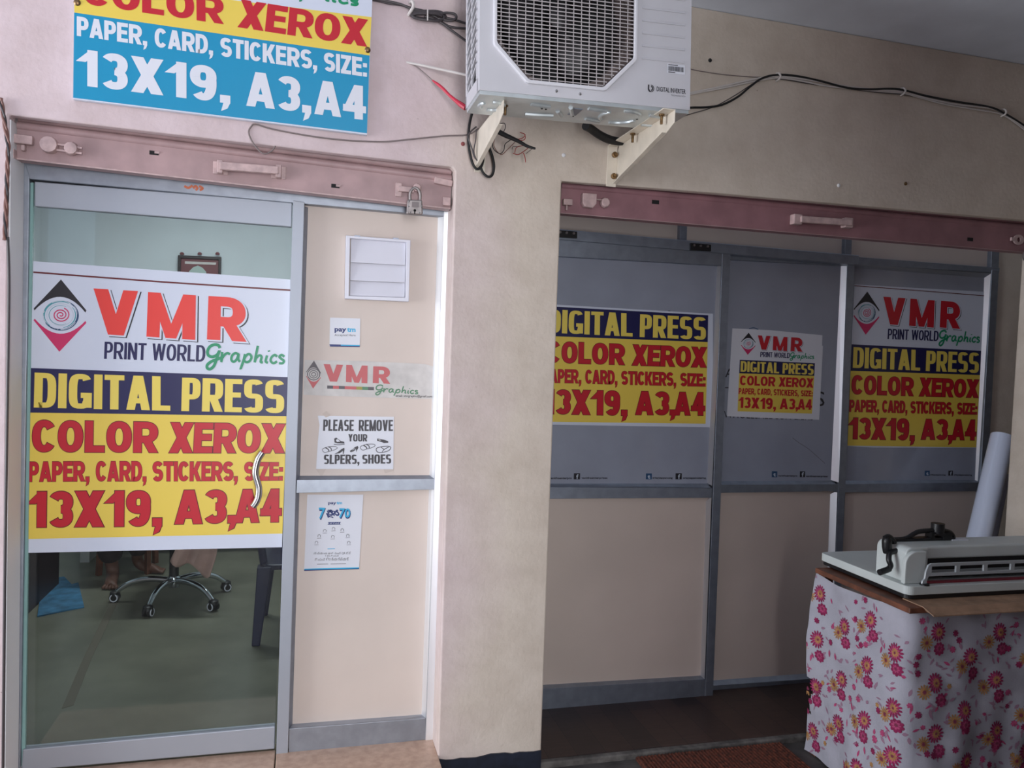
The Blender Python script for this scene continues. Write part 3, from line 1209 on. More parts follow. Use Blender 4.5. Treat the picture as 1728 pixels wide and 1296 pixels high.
# old tape left at its corners
p.poly([(252, 336), (276, 318), (300, 345), (272, 356)], M_CLEART, 3)
p.poly([(600, 640), (664, 646), (662, 664), (612, 678)], M_CLEART, 0)
p.poly([(214, 652), (274, 654), (250, 694), (240, 690)], M_CLEART, 0)
tag(p.mb.build('footwear_notice'), 'white paper notice with black words and footwear drawings, taped above the middle rail', 'notice')

# payment poster below the rail
p = Print(YP, z7)
p.poly([(166, 800), (488, 800), (463, 1228), (147, 1238)], M_PAPER, 1)
p.poly([(148, 1226), (464, 1218), (463, 1228), (147, 1238)], M_PAYC, 2)
p.poly([(147.5, 1232), (463.5, 1224), (463, 1228), (147, 1238)], M_PAYB, 3)
p.text('pay', [(286, 838), (332, 838), (332, 855), (286, 855)], M_PAYB, 2, 0.03)
p.text('tm', [(334, 838), (366, 838), (366, 855), (334, 855)], M_PAYC, 2, 0.03)
for k, (m, bo, dx, dy) in enumerate(((M_PAYB, .05, 3, 5), (M_PAYC, .02, 0, 0))):
    p.text('7', [(232 + dx, 872 + dy), (270 + dx, 874 + dy), (262 + dx, 934 + dy), (232 + dx, 936 + dy)], m, 2 + k, bo)
    p.text('70', [(350 + dx, 876 + dy), (414 + dx, 878 + dy), (412 + dx, 930 + dy), (346 + dx, 930 + dy)], m, 2 + k, bo)
    p.text('పైస', [(276 + dx, 886 + dy), (348 + dx, 886 + dy), (348 + dx, 916 + dy), (274 + dx, 916 + dy)], M_PAYB, 2 + k, .03 - .02 * k)
p.poly([(283, 958), (360, 957), (352, 965), (358, 972), (281, 973), (290, 965)], M_PAYB, 2)
p.text('ఆదా పొందండి', [(294, 961), (348, 961), (348, 968), (294, 968)], M_PAPER, 3, 0)
for x, y in ((266, 1008), (316, 996), (366, 1004), (234, 1038), (398, 1036), (218, 1076), (404, 1076), (312, 1042)):
    p.stroke([(x - 8, y + 6), (x - 6, y - 5), (x + 2, y - 8), (x + 8, y - 2), (x + 7, y + 6)], 2.4, INK, 2)
    p.stroke([(x - 12, y + 13), (x + 12, y + 12)], 2, M_FDARK, 2, smooth=0)
p.poly([(282, 1110), (324, 1109), (324, 1113), (282, 1114)], M_PAYC, 2)
p.text('మీ బ్యాంకు ఖాతా నుండి QR కోడ్', [(202, 1132), (416, 1130), (416, 1142), (202, 1143)], INK, 2, 0)
p.text('7 పైస పొందండి', [(268, 1148), (346, 1147), (346, 1156), (268, 1157)], INK, 2, 0)
p.text('పొందండి ₹70 క్యాష్‌బ్యాక్', [(208, 1166), (404, 1163), (404, 1178), (208, 1180)], M_FDARK, 2, 0)
p.stroke([(222, 1200), (286, 1199)], 3, M_FDARK, 2, smooth=0)
p.stroke([(300, 1199), (388, 1197)], 3, M_FDARK, 2, smooth=0)
tag(p.mb.build('payment_poster'), 'white leaflet with blue numerals stuck just below the middle rail', 'poster')


# ------------------------------------------------------------------ rolling shutters
def hasp(px, py, Y, par, m, w_=0.05, name='hasp'):
    """two painted lugs joined by a bolt"""
    c = at(px, py, Y)
    o = MB()
    o.lathe((c.x, Y, c.z), (0, -1, 0), [(0.026, 0), (0.028, 0.012), (0.026, 0.032), (0.012, 0.036)], m, 14)
    o.lathe((c.x + 0.066, Y, c.z - 0.004), (0, -1, 0), [(0.020, 0), (0.024, 0.012), (0.02, 0.026), (0.008, 0.03)], m, 10)
    o.bar((c.x - 0.01, Y - 0.018, c.z + 0.008), (c.x + 0.10, Y - 0.018, c.z - 0.0), 0.006, 0.006, m)
    o.bar((c.x - 0.01, Y - 0.018, c.z - 0.012), (c.x + 0.10, Y - 0.018, c.z - 0.018), 0.006, 0.006, m)
    return o.build(name, par, smooth=True)


YS = 0.055
sh = empty('rolling_shutter', (-0.22, YS, 2.06), 'pink painted rolling shutter end bar drawn up above the glass door', 'shutter')
b = MB()
def cut(p, q, x0, x1):
    f = lambda x: p + (q - p) * ((x - p.x) / (q.x - p.x))
    return f(x0), f(x1)


A0, A1 = cut(at(19, 268, YS), at(766, 354, YS), -0.966, 0.526)
T0, T1 = cut(at(19, 212, YS), at(768, 304, YS), -0.966, 0.526)
b.prism([T0, T1, A1, A0], (0, 0.006, 0), M_SHUT)
b.prism([A0, A1, A1 + Vector((0, 0, 0.006)), A0 + Vector((0, 0, 0.006))], (0, 0.045, 0), M_SHUT)
b.v = b.v[:8] + [p + Vector((0, .003, 0)) for p in b.v[8:]]
b.prism([A0 - Vector((0, .003, 0)), A1 - Vector((0, .003, 0)), A1 + Vector((0, -.003, .005)), A0 + Vector((0, -.003, .005))], (0, 0.004, 0), M_SHUTL)
b.build('bottom_bar', sh)
b = MB()
for dz, r in ((0.004, 0.016), (0.036, 0.018), (0.075, 0.020)):
    b.tube([T0 + Vector((0, 0.008 + dz * .25, dz)), T1 + Vector((0, 0.008 + dz * .25, dz))], r, M_SHUT, 12, True, 0)
b.build('curved_slat', sh, smooth=True)
hasp(86, 247, YS, sh, M_SHUTL)
b = MB()
q0, q1 = at(24, 234, YS - .015), at(56, 238, YS - .015)
b.bar(q0, q1, 0.02, 0.03, M_SHUTL)
b.build('end_catch', sh, bevel=0.003)
b = MB()
q = at(40, 245, YS - .01)
b.box((q.x - .006, YS - .02, q.z - .02), (q.x + .006, YS, q.z), M_SHUTL)
b.build('catch_lug', sh, bevel=0.003)
b = MB()
q = at(20, 259, YS - .012)
b.box((q.x - .012, YS - .03, q.z - .018), (q.x + .012, YS, q.z + .014), M_SHUTL)
b.build('end_stop', sh, bevel=0.003)
b = MB()
q0, q1 = at(371, 280, YS - .032), at(470, 288, YS - .032)
b.bar(q0, q1, 0.022, 0.028, M_SHUTL)
for q in (q0, q1):
    b.box((q.x - .010, YS - .034, q.z - .024), (q.x + .010, YS, q.z + .022), M_SHUTL)
    b.box((q.x - .026, YS - .006, q.z - .024), (q.x + .026, YS, q.z + .022), M_SHUTL)
b.build('lift_handle', sh, bevel=0.003)
for x, y in ((260, 258), (566, 314)):
    b = MB()
    q = at(x, y, YS)
    b.box((q.x - .015, YS - .0015, q.z - .007), (q.x + .015, YS + .004, q.z + .007), M_DARK)
    b.box((q.x + .002, YS - .004, q.z - .002), (q.x + .018, YS, q.z + .006), M_SHUTL)
    b.build('keyhole', sh)
b = MB()
q = at(676, 320, YS)
b.box((q.x - .020, YS - .008, q.z - .028), (q.x + .004, YS, q.z + .024), M_SHUTL)
b.bar((q.x - .01, YS - .014, q.z), (q.x + .05, YS - .014, q.z), 0.012, 0.02, M_SHUTL)
q = at(703, 318, YS)
b.lathe((q.x, YS, q.z), (0, -1, 0), [(0.014, 0), (0.016, 0.02), (0.012, 0.026)], M_SHUTL, 12)
b.build('lock_staple', sh, bevel=0.002)
b = MB()
q = at(745, 308, YS)
b.bar((q.x - .03, YS - .01, q.z + .004), (q.x + .04, YS - .01, q.z - .004), 0.02, 0.024, M_SHUTL)
b.build('end_catch', sh, bevel=0.003)
b = MB()
q = at(752, 341, YS)
b.box((q.x - .014, YS - .02, q.z - .016), (q.x + .016, YS, q.z + .016), M_SHUTL)
b.build('end_stop', sh, bevel=0.003)

# padlock hanging on it
YL = 0.018
lk = empty('padlock', at(701, 364, YL), 'square grey steel padlock hanging from the shutter above the cream panel', 'padlock')
b = MB()
b.pq([(688, 336), (713, 337), (714, 362), (686, 361)], YL - .01, 0.022, M_LOCK)
lb = b.build('lock_body', lk, bevel=0.006, seg=3)
b = MB()
b.tube([at(x, y, YL) for x, y in ((692, 338), (692, 326), (696, 319), (701, 317), (706, 320), (709, 327), (709, 338))], 0.0055, M_LOCK, 10)
b.build('shackle', lk, smooth=True)
b = MB()
b.pq([(695, 340), (707, 341), (707, 350), (695, 349)], YL - .0115, 0.002, mat('stamped_plate', (120, 112, 112), 0.5, 0.6))
b.build('stamped_plate', lk)
b = MB()
q = at(700, 355, YL - .011)
b.lathe((q.x, q.y, q.z), (0, -1, 0), [(0.005, 0), (0.005, 0.001)], M_DARK, 10)
b.box((q.x - .002, q.y - .001, q.z - .014), (q.x + .002, q.y, q.z), M_DARK)
b.build('keyhole', lk)
for x, y in ((690, 340), (711, 341), (692, 358), (708, 359), (690, 348), (712, 348)):
    b = MB()
    q = at(x, y, YL - .010)
    b.lathe((q.x, q.y, q.z), (0, -1, 0), [(0.0032, 0), (0.0025, 0.002), (0.0005, 0.0028)], M_STEEL, 8)
    b.build('rivet', lk)

s2 = empty('rolling_shutter', (2.2, YS, 2.07), 'maroon rolling shutter end bar drawn up above the panelled shopfront', 'shutter')
A0, A1 = cut(at(944, 360, YS), at(1790, 431, YS), 0.976, 3.49)
T0, T1 = cut(at(944, 314, YS), at(1790, 390, YS), 0.976, 3.49)
b = MB()
b.prism([T0, T1, A1, A0], (0, 0.006, 0), M_SHUTR)
b.prism([A0, A1, A1 + Vector((0, 0, 0.006)), A0 + Vector((0, 0, 0.006))], (0, 0.045, 0), M_SHUTR)
b.v = b.v[:8] + [p + Vector((0, .003, 0)) for p in b.v[8:]]
b.prism([A0 - Vector((0, .002, 0)), A1 - Vector((0, .002, 0)), A1 + Vector((0, -.002, .003)), A0 + Vector((0, -.002, .003))], (0, 0.003, 0), M_SHUT)
b.build('bottom_bar', s2)
b = MB()
for dz, r in ((0.004, 0.015), (0.034, 0.017), (0.070, 0.020)):
    b.tube([T0 + Vector((0, 0.008 + dz * .25, dz)), T1 + Vector((0, 0.008 + dz * .25, dz))], r, M_SHUTR, 12, True, 0)
b.build('curved_slat', s2, smooth=True)
b = MB()
q0, q1 = at(950, 341, YS - .015), at(965, 342, YS - .015)
b.bar(q0, q1, 0.02, 0.024, M_SHUTL)
q = at(956, 350, YS - .01)
b.cyl((q.x, YS - .012, q.z + .012), (q.x, YS - .012, q.z - .012), 0.005, M_SHUTL, 8)
b.build('end_catch', s2, bevel=0.002)
b = MB()
c = at(991, 339, YS)
b.prism([(c.x - .03, YS - .03, c.z + .024), (c.x + .03, YS - .03, c.z + .026), (c.x + .03, YS - .03, c.z - .014), (c.x + .016, YS - .03, c.z - .032), (c.x - .02, YS - .03, c.z - .03), (c.x - .03, YS - .03, c.z - .014)], (0, 0.03, 0), M_SHUTL)
c = at(1019, 343, YS)
b.lathe((c.x, YS, c.z), (0, -1, 0), [(0.018, 0), (0.022, 0.01), (0.018, 0.024)], M_SHUTL, 9)
b.bar(at(1000, 336, YS - .012), at(1022, 338, YS - .012), 0.006, 0.006, M_SHUTL)
b.build('hasp', s2, bevel=0.003)
for x, y in ((1106, 341), (1637, 404)):
    b = MB()
    q = at(x, y, YS)
    b.box((q.x - .016, YS - .0015, q.z - .008), (q.x + .016, YS + .004, q.z + .008), M_DARK)
    b.build('keyhole', s2)
b = MB()
q0, q1 = at(1350, 370, YS - .032), at(1436, 376, YS - .032)
b.bar(q0, q1, 0.022, 0.028, M_SHUTL)
for q in (q0, q1):
    b.box((q.x - .03, YS - .034, q.z - .022), (q.x + .012, YS, q.z + .022), M_SHUTL)
b.build('lift_handle', s2, bevel=0.004)
b = MB()
c = at(1716, 405, YS)
ring = [(0.030 * math.cos(t * math.pi / 9), 0.024 * math.sin(t * math.pi / 9)) for t in range(18)]
hole = [(0.012 * math.cos(t * math.pi / 6), 0.012 * math.sin(t * math.pi / 6)) for t in range(12)]
b.holed([ring, hole], lambda x, y: Vector((c.x + x, YS - .012, c.z + y)), (0, 0.008, 0), M_SHUTL)
b.bar((c.x - .045, YS - .008, c.z), (c.x - .02, YS - .008, c.z), 0.01, 0.016, M_SHUTL)
b.build('lock_eye', s2)
b = MB()
c = at(1733, 432, YS - .01)
b.lathe((c.x, c.y, c.z), (0, -1, 0), [(0.03, 0), (0.03, 0.02), (0.024, 0.024)], M_LOCK, 14)
tag(b.build('shutter_padlock', smooth=True), 'round grey padlock hanging at the far end of the maroon shutter', 'padlock')

# ------------------------------------------------------------------ panelled shopfront (right opening)
Y1, Y2 = 0.53, 0.585
tr = empty('trim_1', (2.3, Y2, 2.03), kind='structure')
b = MB()
b.pq([(893, 382), (1450, 431), (1448, 447), (893, 400)], Y1 - 0.01, 0.05, M_ALUD)
b.build('track_rail', tr, bevel=0.003)
b = MB()
b.pq([(893, 327), (1700, 400), (1690, 470), (893, 396)], Y2 + 0.03, 0.015, M_BOARD2)
b.build('transom_board', tr)
for q in ([(1148, 372), (1160, 373), (1159, 410), (1147, 409)], [(1427, 396), (1438, 397), (1437, 433), (1426, 432)], [(1674, 418), (1687, 419), (1685, 462), (1672, 461)]):
    b = MB()
    b.pq(q, Y2 + 0.002, 0.03, M_ALUD)
    b.build('transom_post', tr, bevel=0.002)
for x, y in ((957, 394), (1183, 416)):
    b = MB()
    q = at(x, y, Y1 - .02)
    b.prism([at(x - 17, y - 6, Y1 - .025), at(x + 17, y - 3, Y1 - .025), at(x + 17, y + 8, Y1 - .025), at(x - 17, y + 6, Y1 - .025)], (0, 0.02, 0), M_BLACK)
    for dx in (-12, -1, 11):
        c = at(x + dx, y - 1 + dx * .08, Y1 - .025)
        b.cyl((c.x, c.y, c.z), (c.x, c.y - .006, c.z), 0.006, M_STEEL, 8)
    b.build('roller_hanger', tr)

# sliding leaf
sl = empty('door_2', (1.55, Y1, ZL), kind='structure')
b = MB()
b.pq([(893, 400), (1232, 427), (1230, 449), (893, 430)], Y1, 0.035, M_ALUD)
b.build('top_rail', sl, bevel=0.002)
b = MB()
b.pq([(1219, 427), (1233, 427), (1203, 1180), (1189.5, 1180)], Y1 - 0.002, 0.04, M_ALUD)
b.build('side_stile', sl, bevel=0.002)
b = MB()
b.box((1.02, Y1 - 0.002, ZL + .005), (1.075, Y1 + .036, 2.04), M_ALUD)
b.build('side_stile', sl, bevel=0.002)
b = MB()
b.prism([at(1210, 448, Y1 + .026), at(1219, 447, Y1), at(1201.5, 820, Y1), at(1193, 815, Y1 + .026)], (0.001, 0.003, 0), M_ALU_LIT)
b.prism([at(1191.5, 846, Y1 + .026), at(1200.5, 838, Y1), at(1189, 1147, Y1), at(1182, 1140, Y1 + .026)], (0.001, 0.003, 0), M_ALU_LIT)
b.build('side_bead', sl)
b = MB()
b.pq([(885, 822), (1202, 823.5), (1201, 840), (885, 842)], Y1, 0.035, M_ALUD)
b.prism([at(885, 816, Y1 + .026), at(1194, 816, Y1 + .026), at(1201, 823, Y1 + .001), at(915, 822, Y1 + .001)], (0, 0.004, 0), M_ALU)
b.build('middle_rail', sl, bevel=0.001)
b = MB()
b.pq([(876, 1165), (1190, 1146), (1190, 1181), (876, 1203)], Y1, 0.035, M_ALUD)
b.prism([at(876, 1158, Y1 + .026), at(1183, 1140, Y1 + .026), at(1190, 1146, Y1 + .001), at(876, 1165, Y1 + .001)], (0, 0.004, 0), M_ALU)
b.build('bottom_rail', sl, bevel=0.001)
b = MB()
b.pq([(890, 429), (1222, 445), (1196, 824), (882, 824)], Y1 + 0.026, 0.006, M_VINYL)
pr = Print(Y1 + 0.026, lambda x, y: (900 + x / 3.6, 500 + y / 3.6), b)
for x, y, s_, x1 in ((246, 1093, 'vanithaenterprises', 450), (864, 1093, 'sriayyappancatering', 1048)):
    pr.poly([(x, y - 18), (x + 38, y - 18), (x + 37, y + 19), (x - 1, y + 19)], M_BLKI, 1)
    pr.text('f', [(x + 14, y - 12), (x + 28, y - 12), (x + 28, y + 15), (x + 14, y + 15)], M_GRAYI, 2, .03)
    pr.text(s_, [(x + 46, y + 4), (x1, y + 4), (x1, y + 15), (x + 46, y + 15)], M_BLKI, 1, .03)
pr.poly([(684, 1076), (720, 1076), (719, 1112), (683, 1112)], M_STEELB, 1)
pr.text('t', [(694, 1082), (710, 1082), (710, 1106), (694, 1106)], M_GRAYI, 2, .04)
pr.text('sriayyappancatg', [(724, 1096), (846, 1097), (846, 1108), (724, 1107)], M_BLKI, 1, .03)
pr.text('vanithaenterprs', [(96, 1098), (232, 1098), (232, 1110), (96, 1110)], M_BLKI, 1, .03)
pr.stroke([(655, 92), (672, 88), (688, 96)], 7, M_BLKI, 1)
pr.stroke([(810, 96), (825, 90), (842, 98)], 5, M_BLKI, 1)
b.build('glass_pane', sl)
b = MB()
b.pq([(882, 835), (1200, 835), (1187, 1150), (876, 1172)], Y1 + 0.026, 0.008, M_BOARD2)
b.build('lower_panel', sl)

# fixed window with the small poster
wm = empty('window_1', (2.4, Y2, ZL), kind='structure')
b = MB()
b.pq([(1225, 428), (1443, 433), (1441, 449), (1224, 438)], Y2, 0.035, M_ALUD)
b.build('top_rail', wm, bevel=0.002)
b = MB()
b.pq([(1431, 434), (1443, 434), (1413, 1155), (1402, 1155)], Y2 - 0.002, 0.04, M_ALUD)
b.build('side_stile', wm, bevel=0.002)
b = MB()
b.prism([at(1419, 446, Y2 + .026), at(1431, 446, Y2), at(1415, 814, Y2), at(1402, 810, Y2 + .026)], (0.001, 0.003, 0), M_ALU_LIT)
b.prism([at(1401, 834, Y2 + .026), at(1413, 828, Y2), at(1402, 1138, Y2), at(1390, 1133, Y2 + .026)], (0.001, 0.003, 0), M_ALU_LIT)
b.build('side_bead', wm)
b = MB()
b.pq([(1195, 818), (1412, 817), (1411, 829), (1195, 832)], Y2, 0.035, M_ALUD)
b.prism([at(1195, 812, Y2 + .026), at(1404, 811, Y2 + .026), at(1412, 817, Y2 + .001), at(1195, 818, Y2 + .001)], (0, 0.004, 0), M_ALU)
b.build('middle_rail', wm, bevel=0.001)
b = MB()
b.pq([(1190, 1158), (1404, 1143), (1404, 1158), (1190, 1174)], Y2, 0.035, M_ALUD)
b.prism([at(1190, 1149, Y2 + .026), at(1396, 1134, Y2 + .026), at(1404, 1143, Y2 + .001), at(1190, 1158, Y2 + .001)], (0, 0.004, 0), M_ALU)
b.build('bottom_rail', wm, bevel=0.001)
b = MB()
b.pq([(1222, 432), (1434, 444), (1414, 820), (1192, 822)], Y2 + 0.026, 0.006, M_VINYL)
z4 = lambda x, y: (1200 + x / 4.05, 520 + y / 4.05)
pr = Print(Y2 + 0.026, z4, b)
for x, y, s_, x1 in ((606, 1135, 'vanithaenterprises', 796),):
    pr.poly([(x, y - 20), (x + 36, y - 20), (x + 35, y + 20), (x - 1, y + 20)], M_BLKI, 1)
    pr.text('f', [(x + 12, y - 14), (x + 27, y - 14), (x + 27, y + 16), (x + 12, y + 16)], M_GRAYI, 2, .03)
    pr.text(s_, [(x + 40, y + 6), (x1, y + 8), (x1, y + 20), (x + 40, y + 18)], M_BLKI, 1, .03)
pr.poly([(415, 1114), (452, 1115), (451, 1156), (414, 1155)], M_STEELB, 1)
pr.text('t', [(424, 1122), (442, 1122), (442, 1148), (424, 1148)], M_GRAYI, 2, .04)
pr.text('vanithaenterprs', [(457, 1138), (588, 1139), (588, 1151), (457, 1150)], M_BLKI, 1, .03)
pr.text('S', [(716, 562), (776, 566), (774, 670), (714, 668)], M_BLKI, 1, .0)
pr.text('WHOLESALE SUPPLIERS', [(88, 700), (700, 718), (698, 766), (86, 748)], M_BLKI, 1, .0)
pr.text('A', [(98, 410), (150, 410), (150, 472), (96, 472)], M_BLKI, 1, .0)
pr.poly([(92, 540), (140, 541), (140, 547), (92, 546)], M_BLKI, 1)
pr.stroke([(258, 142), (290, 134), (322, 146)], 6, M_STEELB, 1)
pr.stroke([(556, 886), (600, 920), (660, 958), (720, 1010), (778, 1062)], 3, M_FDARK, 1)
b.build('glass_pane', wm)
b = MB()
b.pq([(1190, 826), (1412, 824), (1400, 1142), (1185, 1160)], Y2 + 0.026, 0.008, M_BOARD2)
b.build('lower_panel', wm)

# fixed window at the end
wr = empty('window_2', (3.25, Y2, ZL), kind='structure')
b = MB()
b.pq([(1440, 433), (1687, 452), (1686, 461), (1440, 446)], Y2, 0.035, M_ALUD)
b.prism([at(1442, 446, Y2 + .001), at(1674, 461, Y2 + .001), at(1663, 469, Y2 + .026), at(1442, 452, Y2 + .026)], (0, 0.004, 0), M_ALUW)
b.build('top_rail', wr, bevel=0.001)
b = MB()
b.pq([(1674, 455), (1686, 456), (1660, 930), (1648, 930)], Y2 - 0.002, 0.04, M_ALUD)
b.build('side_stile', wr, bevel=0.002)
b = MB()
b.prism([at(1661, 468, Y2 + .026), at(1674, 461, Y2), at(1657, 830, Y2), at(1645, 812, Y2 + .026)], (0.001, 0.003, 0), M_ALU_LIT)
b.build('side_bead', wr)
b = MB()
b.pq([(1412, 817), (1656, 814), (1654, 829), (1411, 831)], Y2, 0.035, M_ALUD)
b.prism([at(1413, 811, Y2 + .026), at(1646, 810, Y2 + .026), at(1656, 815, Y2 + .001), at(1412, 817, Y2 + .001)], (0, 0.004, 0), M_ALU)
b.build('middle_rail', wr, bevel=0.001)
b = MB()
b.pq([(1436, 448), (1668, 464), (1650, 820), (1408, 822)], Y2 + 0.026, 0.006, M_VINYL)
z5 = lambda x, y: (1400 + x / 3.24, 460 + y / 3.24)
pr = Print(Y2 + 0.026, z5, b)
pr.poly([(520, 1083), (547, 1083), (546, 1111), (519, 1111)], M_STEELB, 1)
pr.text('t', [(527, 1088), (540, 1088), (540, 1106), (527, 1106)], M_GRAYI, 2, .04)
pr.poly([(649, 1083), (674, 1083), (673, 1110), (648, 1110)], M_BLKI, 1)
pr.text('f', [(657, 1088), (668, 1088), (668, 1107), (657, 1107)], M_GRAYI, 2, .03)
pr.text('sriayyappancatg', [(550, 1101), (634, 1102), (634, 1109), (550, 1108)], M_BLKI, 1, .03)
pr.text('sriayyappancatering', [(678, 1101), (778, 1102), (778, 1110), (678, 1109)], M_BLKI, 1, .03)
b.build('glass_pane', wr)
b = MB()
b.pq([(1405, 826), (1655, 824), (1625, 1130), (1392, 1150)], Y2 + 0.026, 0.008, M_BOARD2)
b.build('lower_panel', wr)

# posters on it
p = Print(Y1 + 0.0245, homography(BANDQ, [(920, 516.5), (1195, 532), (1190.5, 715), (913, 711.5)]))
p.poly([(105, 480), (1292, 525), (1285, 1240), (85, 1262)], M_PAPERV, 0)
press_rows(p, 1)
tag(p.mb.build('press_poster'), 'yellow and navy printed poster on the sliding leaf, cut off by the pillar', 'poster')

p = Print(Y2 + 0.0245, homography(BANDQ, [(1248.3, 607), (1375, 613), (1370, 698), (1244.5, 694)]))
pf = Print(Y2 + 0.0247, z4, p.mb)
pf.poly([(145, 138), (400, 150), (760, 185), (758, 255), (764, 260), (738, 763), (300, 748), (107, 738)], M_PAPER, 0)
brand_rows(p, 1, M_RED)
press_rows(p, 1, False)
tag(p.mb.build('small_poster'), 'small white paper poster with a yellow block on the middle window', 'poster')

p = Print(Y2 + 0.0245, homography(BANDQ, [(1437, 581), (1655.5, 592), (1647, 755), (1430, 752)]))
pf = Print(Y2 + 0.0247, z5, p.mb)
pf.poly([(135, 65), (850, 105), (828, 430), (119, 395)], M_PAPERV, 0)
pf.stroke([(135, 72), (480, 98), (848, 127)], 4, M_MAROON, 1, smooth=2)
pf.poly([(119, 394), (828, 428), (800, 958), (240, 957), (97, 948)], M_PAPERV, 0)
brand_rows(p, 1, M_RED)
press_rows(p, 1)
tag(p.mb.build('tall_poster'), 'tall white and yellow poster on the end window beside the paper roll', 'poster')

# ------------------------------------------------------------------ air conditioner
AW, AH, AD = 0.75, 0.58, 0.215
ac = empty('outdoor_ac_unit', (0.511, -0.47, 2.335), 'white outdoor air conditioner unit on wall brackets above the pillar', 'air conditioner')
ac.rotation_euler = (0, -R(2.0), 0)


def oct_(x0, z0, x1, z1, c):
    pts = []
    for (cx, cz, a0) in ((x1 - c, z0 + c, -90), (x1 - c, z1 - c, 0), (x0 + c, z1 - c, 90), (x0 + c, z0 + c, 180)):
        # chamfer with softened corners
        if a0 == -90:
            raw = [(cx, z0), (cx + c * .08, z0 + c * .03), (x1 - c * .03, cz - c * .08), (x1, cz)]
        elif a0 == 0:
            raw = [(x1, cz), (x1 - c * .03, cz + c * .08), (cx + c * .08, z1 - c * .03), (cx, z1)]
        elif a0 == 90:
            raw = [(cx, z1), (cx - c * .08, z1 - c * .03), (x0 + c * .03, cz + c * .08), (x0, cz)]
        else:
            raw = [(x0, cz), (x0 + c * .03, cz - c * .08), (cx - c * .08, z0 + c * .03), (cx, z0)]
        pts += raw
    return pts


fx = lambda y: (lambda x, z: Vector((x, y, z)))
O0 = oct_(0.054, 0.042, 0.538, 0.535, 0.115)
b = MB()
b.holed([[(0, 0), (AW, 0), (AW, AH), (0, AH)], O0], fx(0), (0, 0.012, 0), M_AC)
b.box((AW - .012, 0.012, 0), (AW, AD, AH), M_AC)
b.box((0, 0.012, AH - .01), (AW, AD, AH), M_AC)
b.box((0, AD - .006, 0), (AW, AD, AH), M_AC)
b.box((0, 0.012, 0), (0.010, 0.03, AH), M_AC)
b.box((0, AD - .02, 0), (0.010, AD, AH), M_AC)
b.box((0, 0.012, 0), (0.010, AD, 0.045), M_AC)
# pressed ridges on the service side
for k in range(9):
    z = 0.155 + k * .042
    b.prism([(0.565, -0.0035, z), (0.725, -0.0035, z + .001), (0.725, 0, z + .012), (0.565, 0, z + .011)], (0, 0.004, 0), M_AC)
b.build('casing', ac, local=True, bevel=0.003)
b = MB()
O1 = oct_(0.046, 0.034, 0.546, 0.543, 0.118)
O2 = oct_(0.058, 0.046, 0.534, 0.531, 0.114)
b.holed([O1, O2], fx(-0.010), (0, 0.014, 0), mat('grille_rim_paint', (216, 215, 220), 0.35))
b.build('grille_rim', ac, local=True, bevel=0.004)


def oct_span(v, lo, hi, lo2, hi2, c):
    """extent of the octagon across at position v"""
    d = 0
    if v < lo + c:
        d = c - (v - lo)
    elif v > hi - c:
        d = c - (hi - v)
    return lo2 + d, hi2 - d


b = MB()
z = 0.052
while z < 0.53:
    x0, x1 = oct_span(z, .046, .531, .058, .534, .114)
    b.bar((x0, -0.004, z), (x1, -0.004, z), 0.0026, 0.0027, M_ACGRID)
    z += 0.0125
x = 0.072
while x < 0.53:
    z0, z1 = oct_span(x, .058, .534, .046, .531, .114)
    b.bar((x, -0.001, z0), (x, -0.001, z1), 0.0026, 0.0026, M_ACGRID, up=(0, 1, 0))
    x += 0.0275
b.build('fan_grille', ac, local=True)
b = MB()
ring_o = [(0.296 + .30 * math.cos(t * math.pi / 24), 0.288 + .30 * math.sin(t * math.pi / 24)) for t in range(48)]
sq = [(0.012, 0.012), (0.56, 0.012), (0.56, 0.565), (0.012, 0.565)]
rin = [(0.296 + .236 * math.cos(t * math.pi / 24), 0.288 + .236 * math.sin(t * math.pi / 24)) for t in range(48)]
b.holed([sq, rin], fx(0.045), (0, 0.004, 0), M_ACSHROUD)
b.lathe((0.296, 0.045, 0.288), (0, 1, 0), [(0.236, 0), (0.230, 0.08)], M_ACSHROUD, 40)
b.f.pop(); b.mi.pop(); b.f.pop(); b.mi.pop()
b.build('fan_shroud', ac, local=True, smooth=True)
b = MB()
b.box((0.012, 0.13, 0.012), (0.56, 0.14, 0.565), M_DARK)
b.build('coil_back', ac, local=True)
fan = MB()
fan.lathe((0.296, 0.045, 0.288), (0, 1, 0), [(0.03, 0), (0.045, 0.01), (0.045, 0.05)], M_ACFAN, 20)
fo = fan.build('fan_hub', ac, local=True, smooth=True)
for k in range(3):
    fb = MB()
    vs, fs = [], []
    for i in range(7):
        r_ = 0.04 + 0.165 * i / 6
        for j in range(7):
            an = R(k * 120 + 10 + i * 5) + R(14 + 62 * (i / 6) ** .6) * (j / 6)
            vs.append(Vector((0.296 + r_ * math.cos(an), 0.055 + 0.045 * (1 - j / 6), 0.288 + r_ * math.sin(an))))
    for i in range(6):
        for j in range(6):
            fs.append((i * 7 + j, i * 7 + j + 1, (i + 1) * 7 + j + 1, (i + 1) * 7 + j))
    fb.add(vs, fs, M_ACFAN)
    bl = fb.build('fan_blade', ac, local=True, smooth=True)
    sm = bl.modifiers.new('solid', 'SOLIDIFY')
    sm.thickness = 0.004
# side louvre panel
b = MB()
b.box((0.006, 0.03, 0.045), (0.009, AD - .02, AH), M_DARK)
for yy in (0.03, 0.108, AD - .03):
    b.box((-0.001, yy, 0.045), (0.008, yy + .010, AH), M_AC)
z = 0.05
while z < AH - .06:
    b.prism([(-0.001, 0.03, z + .045), (-0.001, 0.03, z + .052), (-0.001, AD - .02, z - .004), (-0.001, AD - .02, z - .011)], (0.007, 0, 0), M_AC)
    z += 0.034
b.build('side_louvre', ac, local=True)
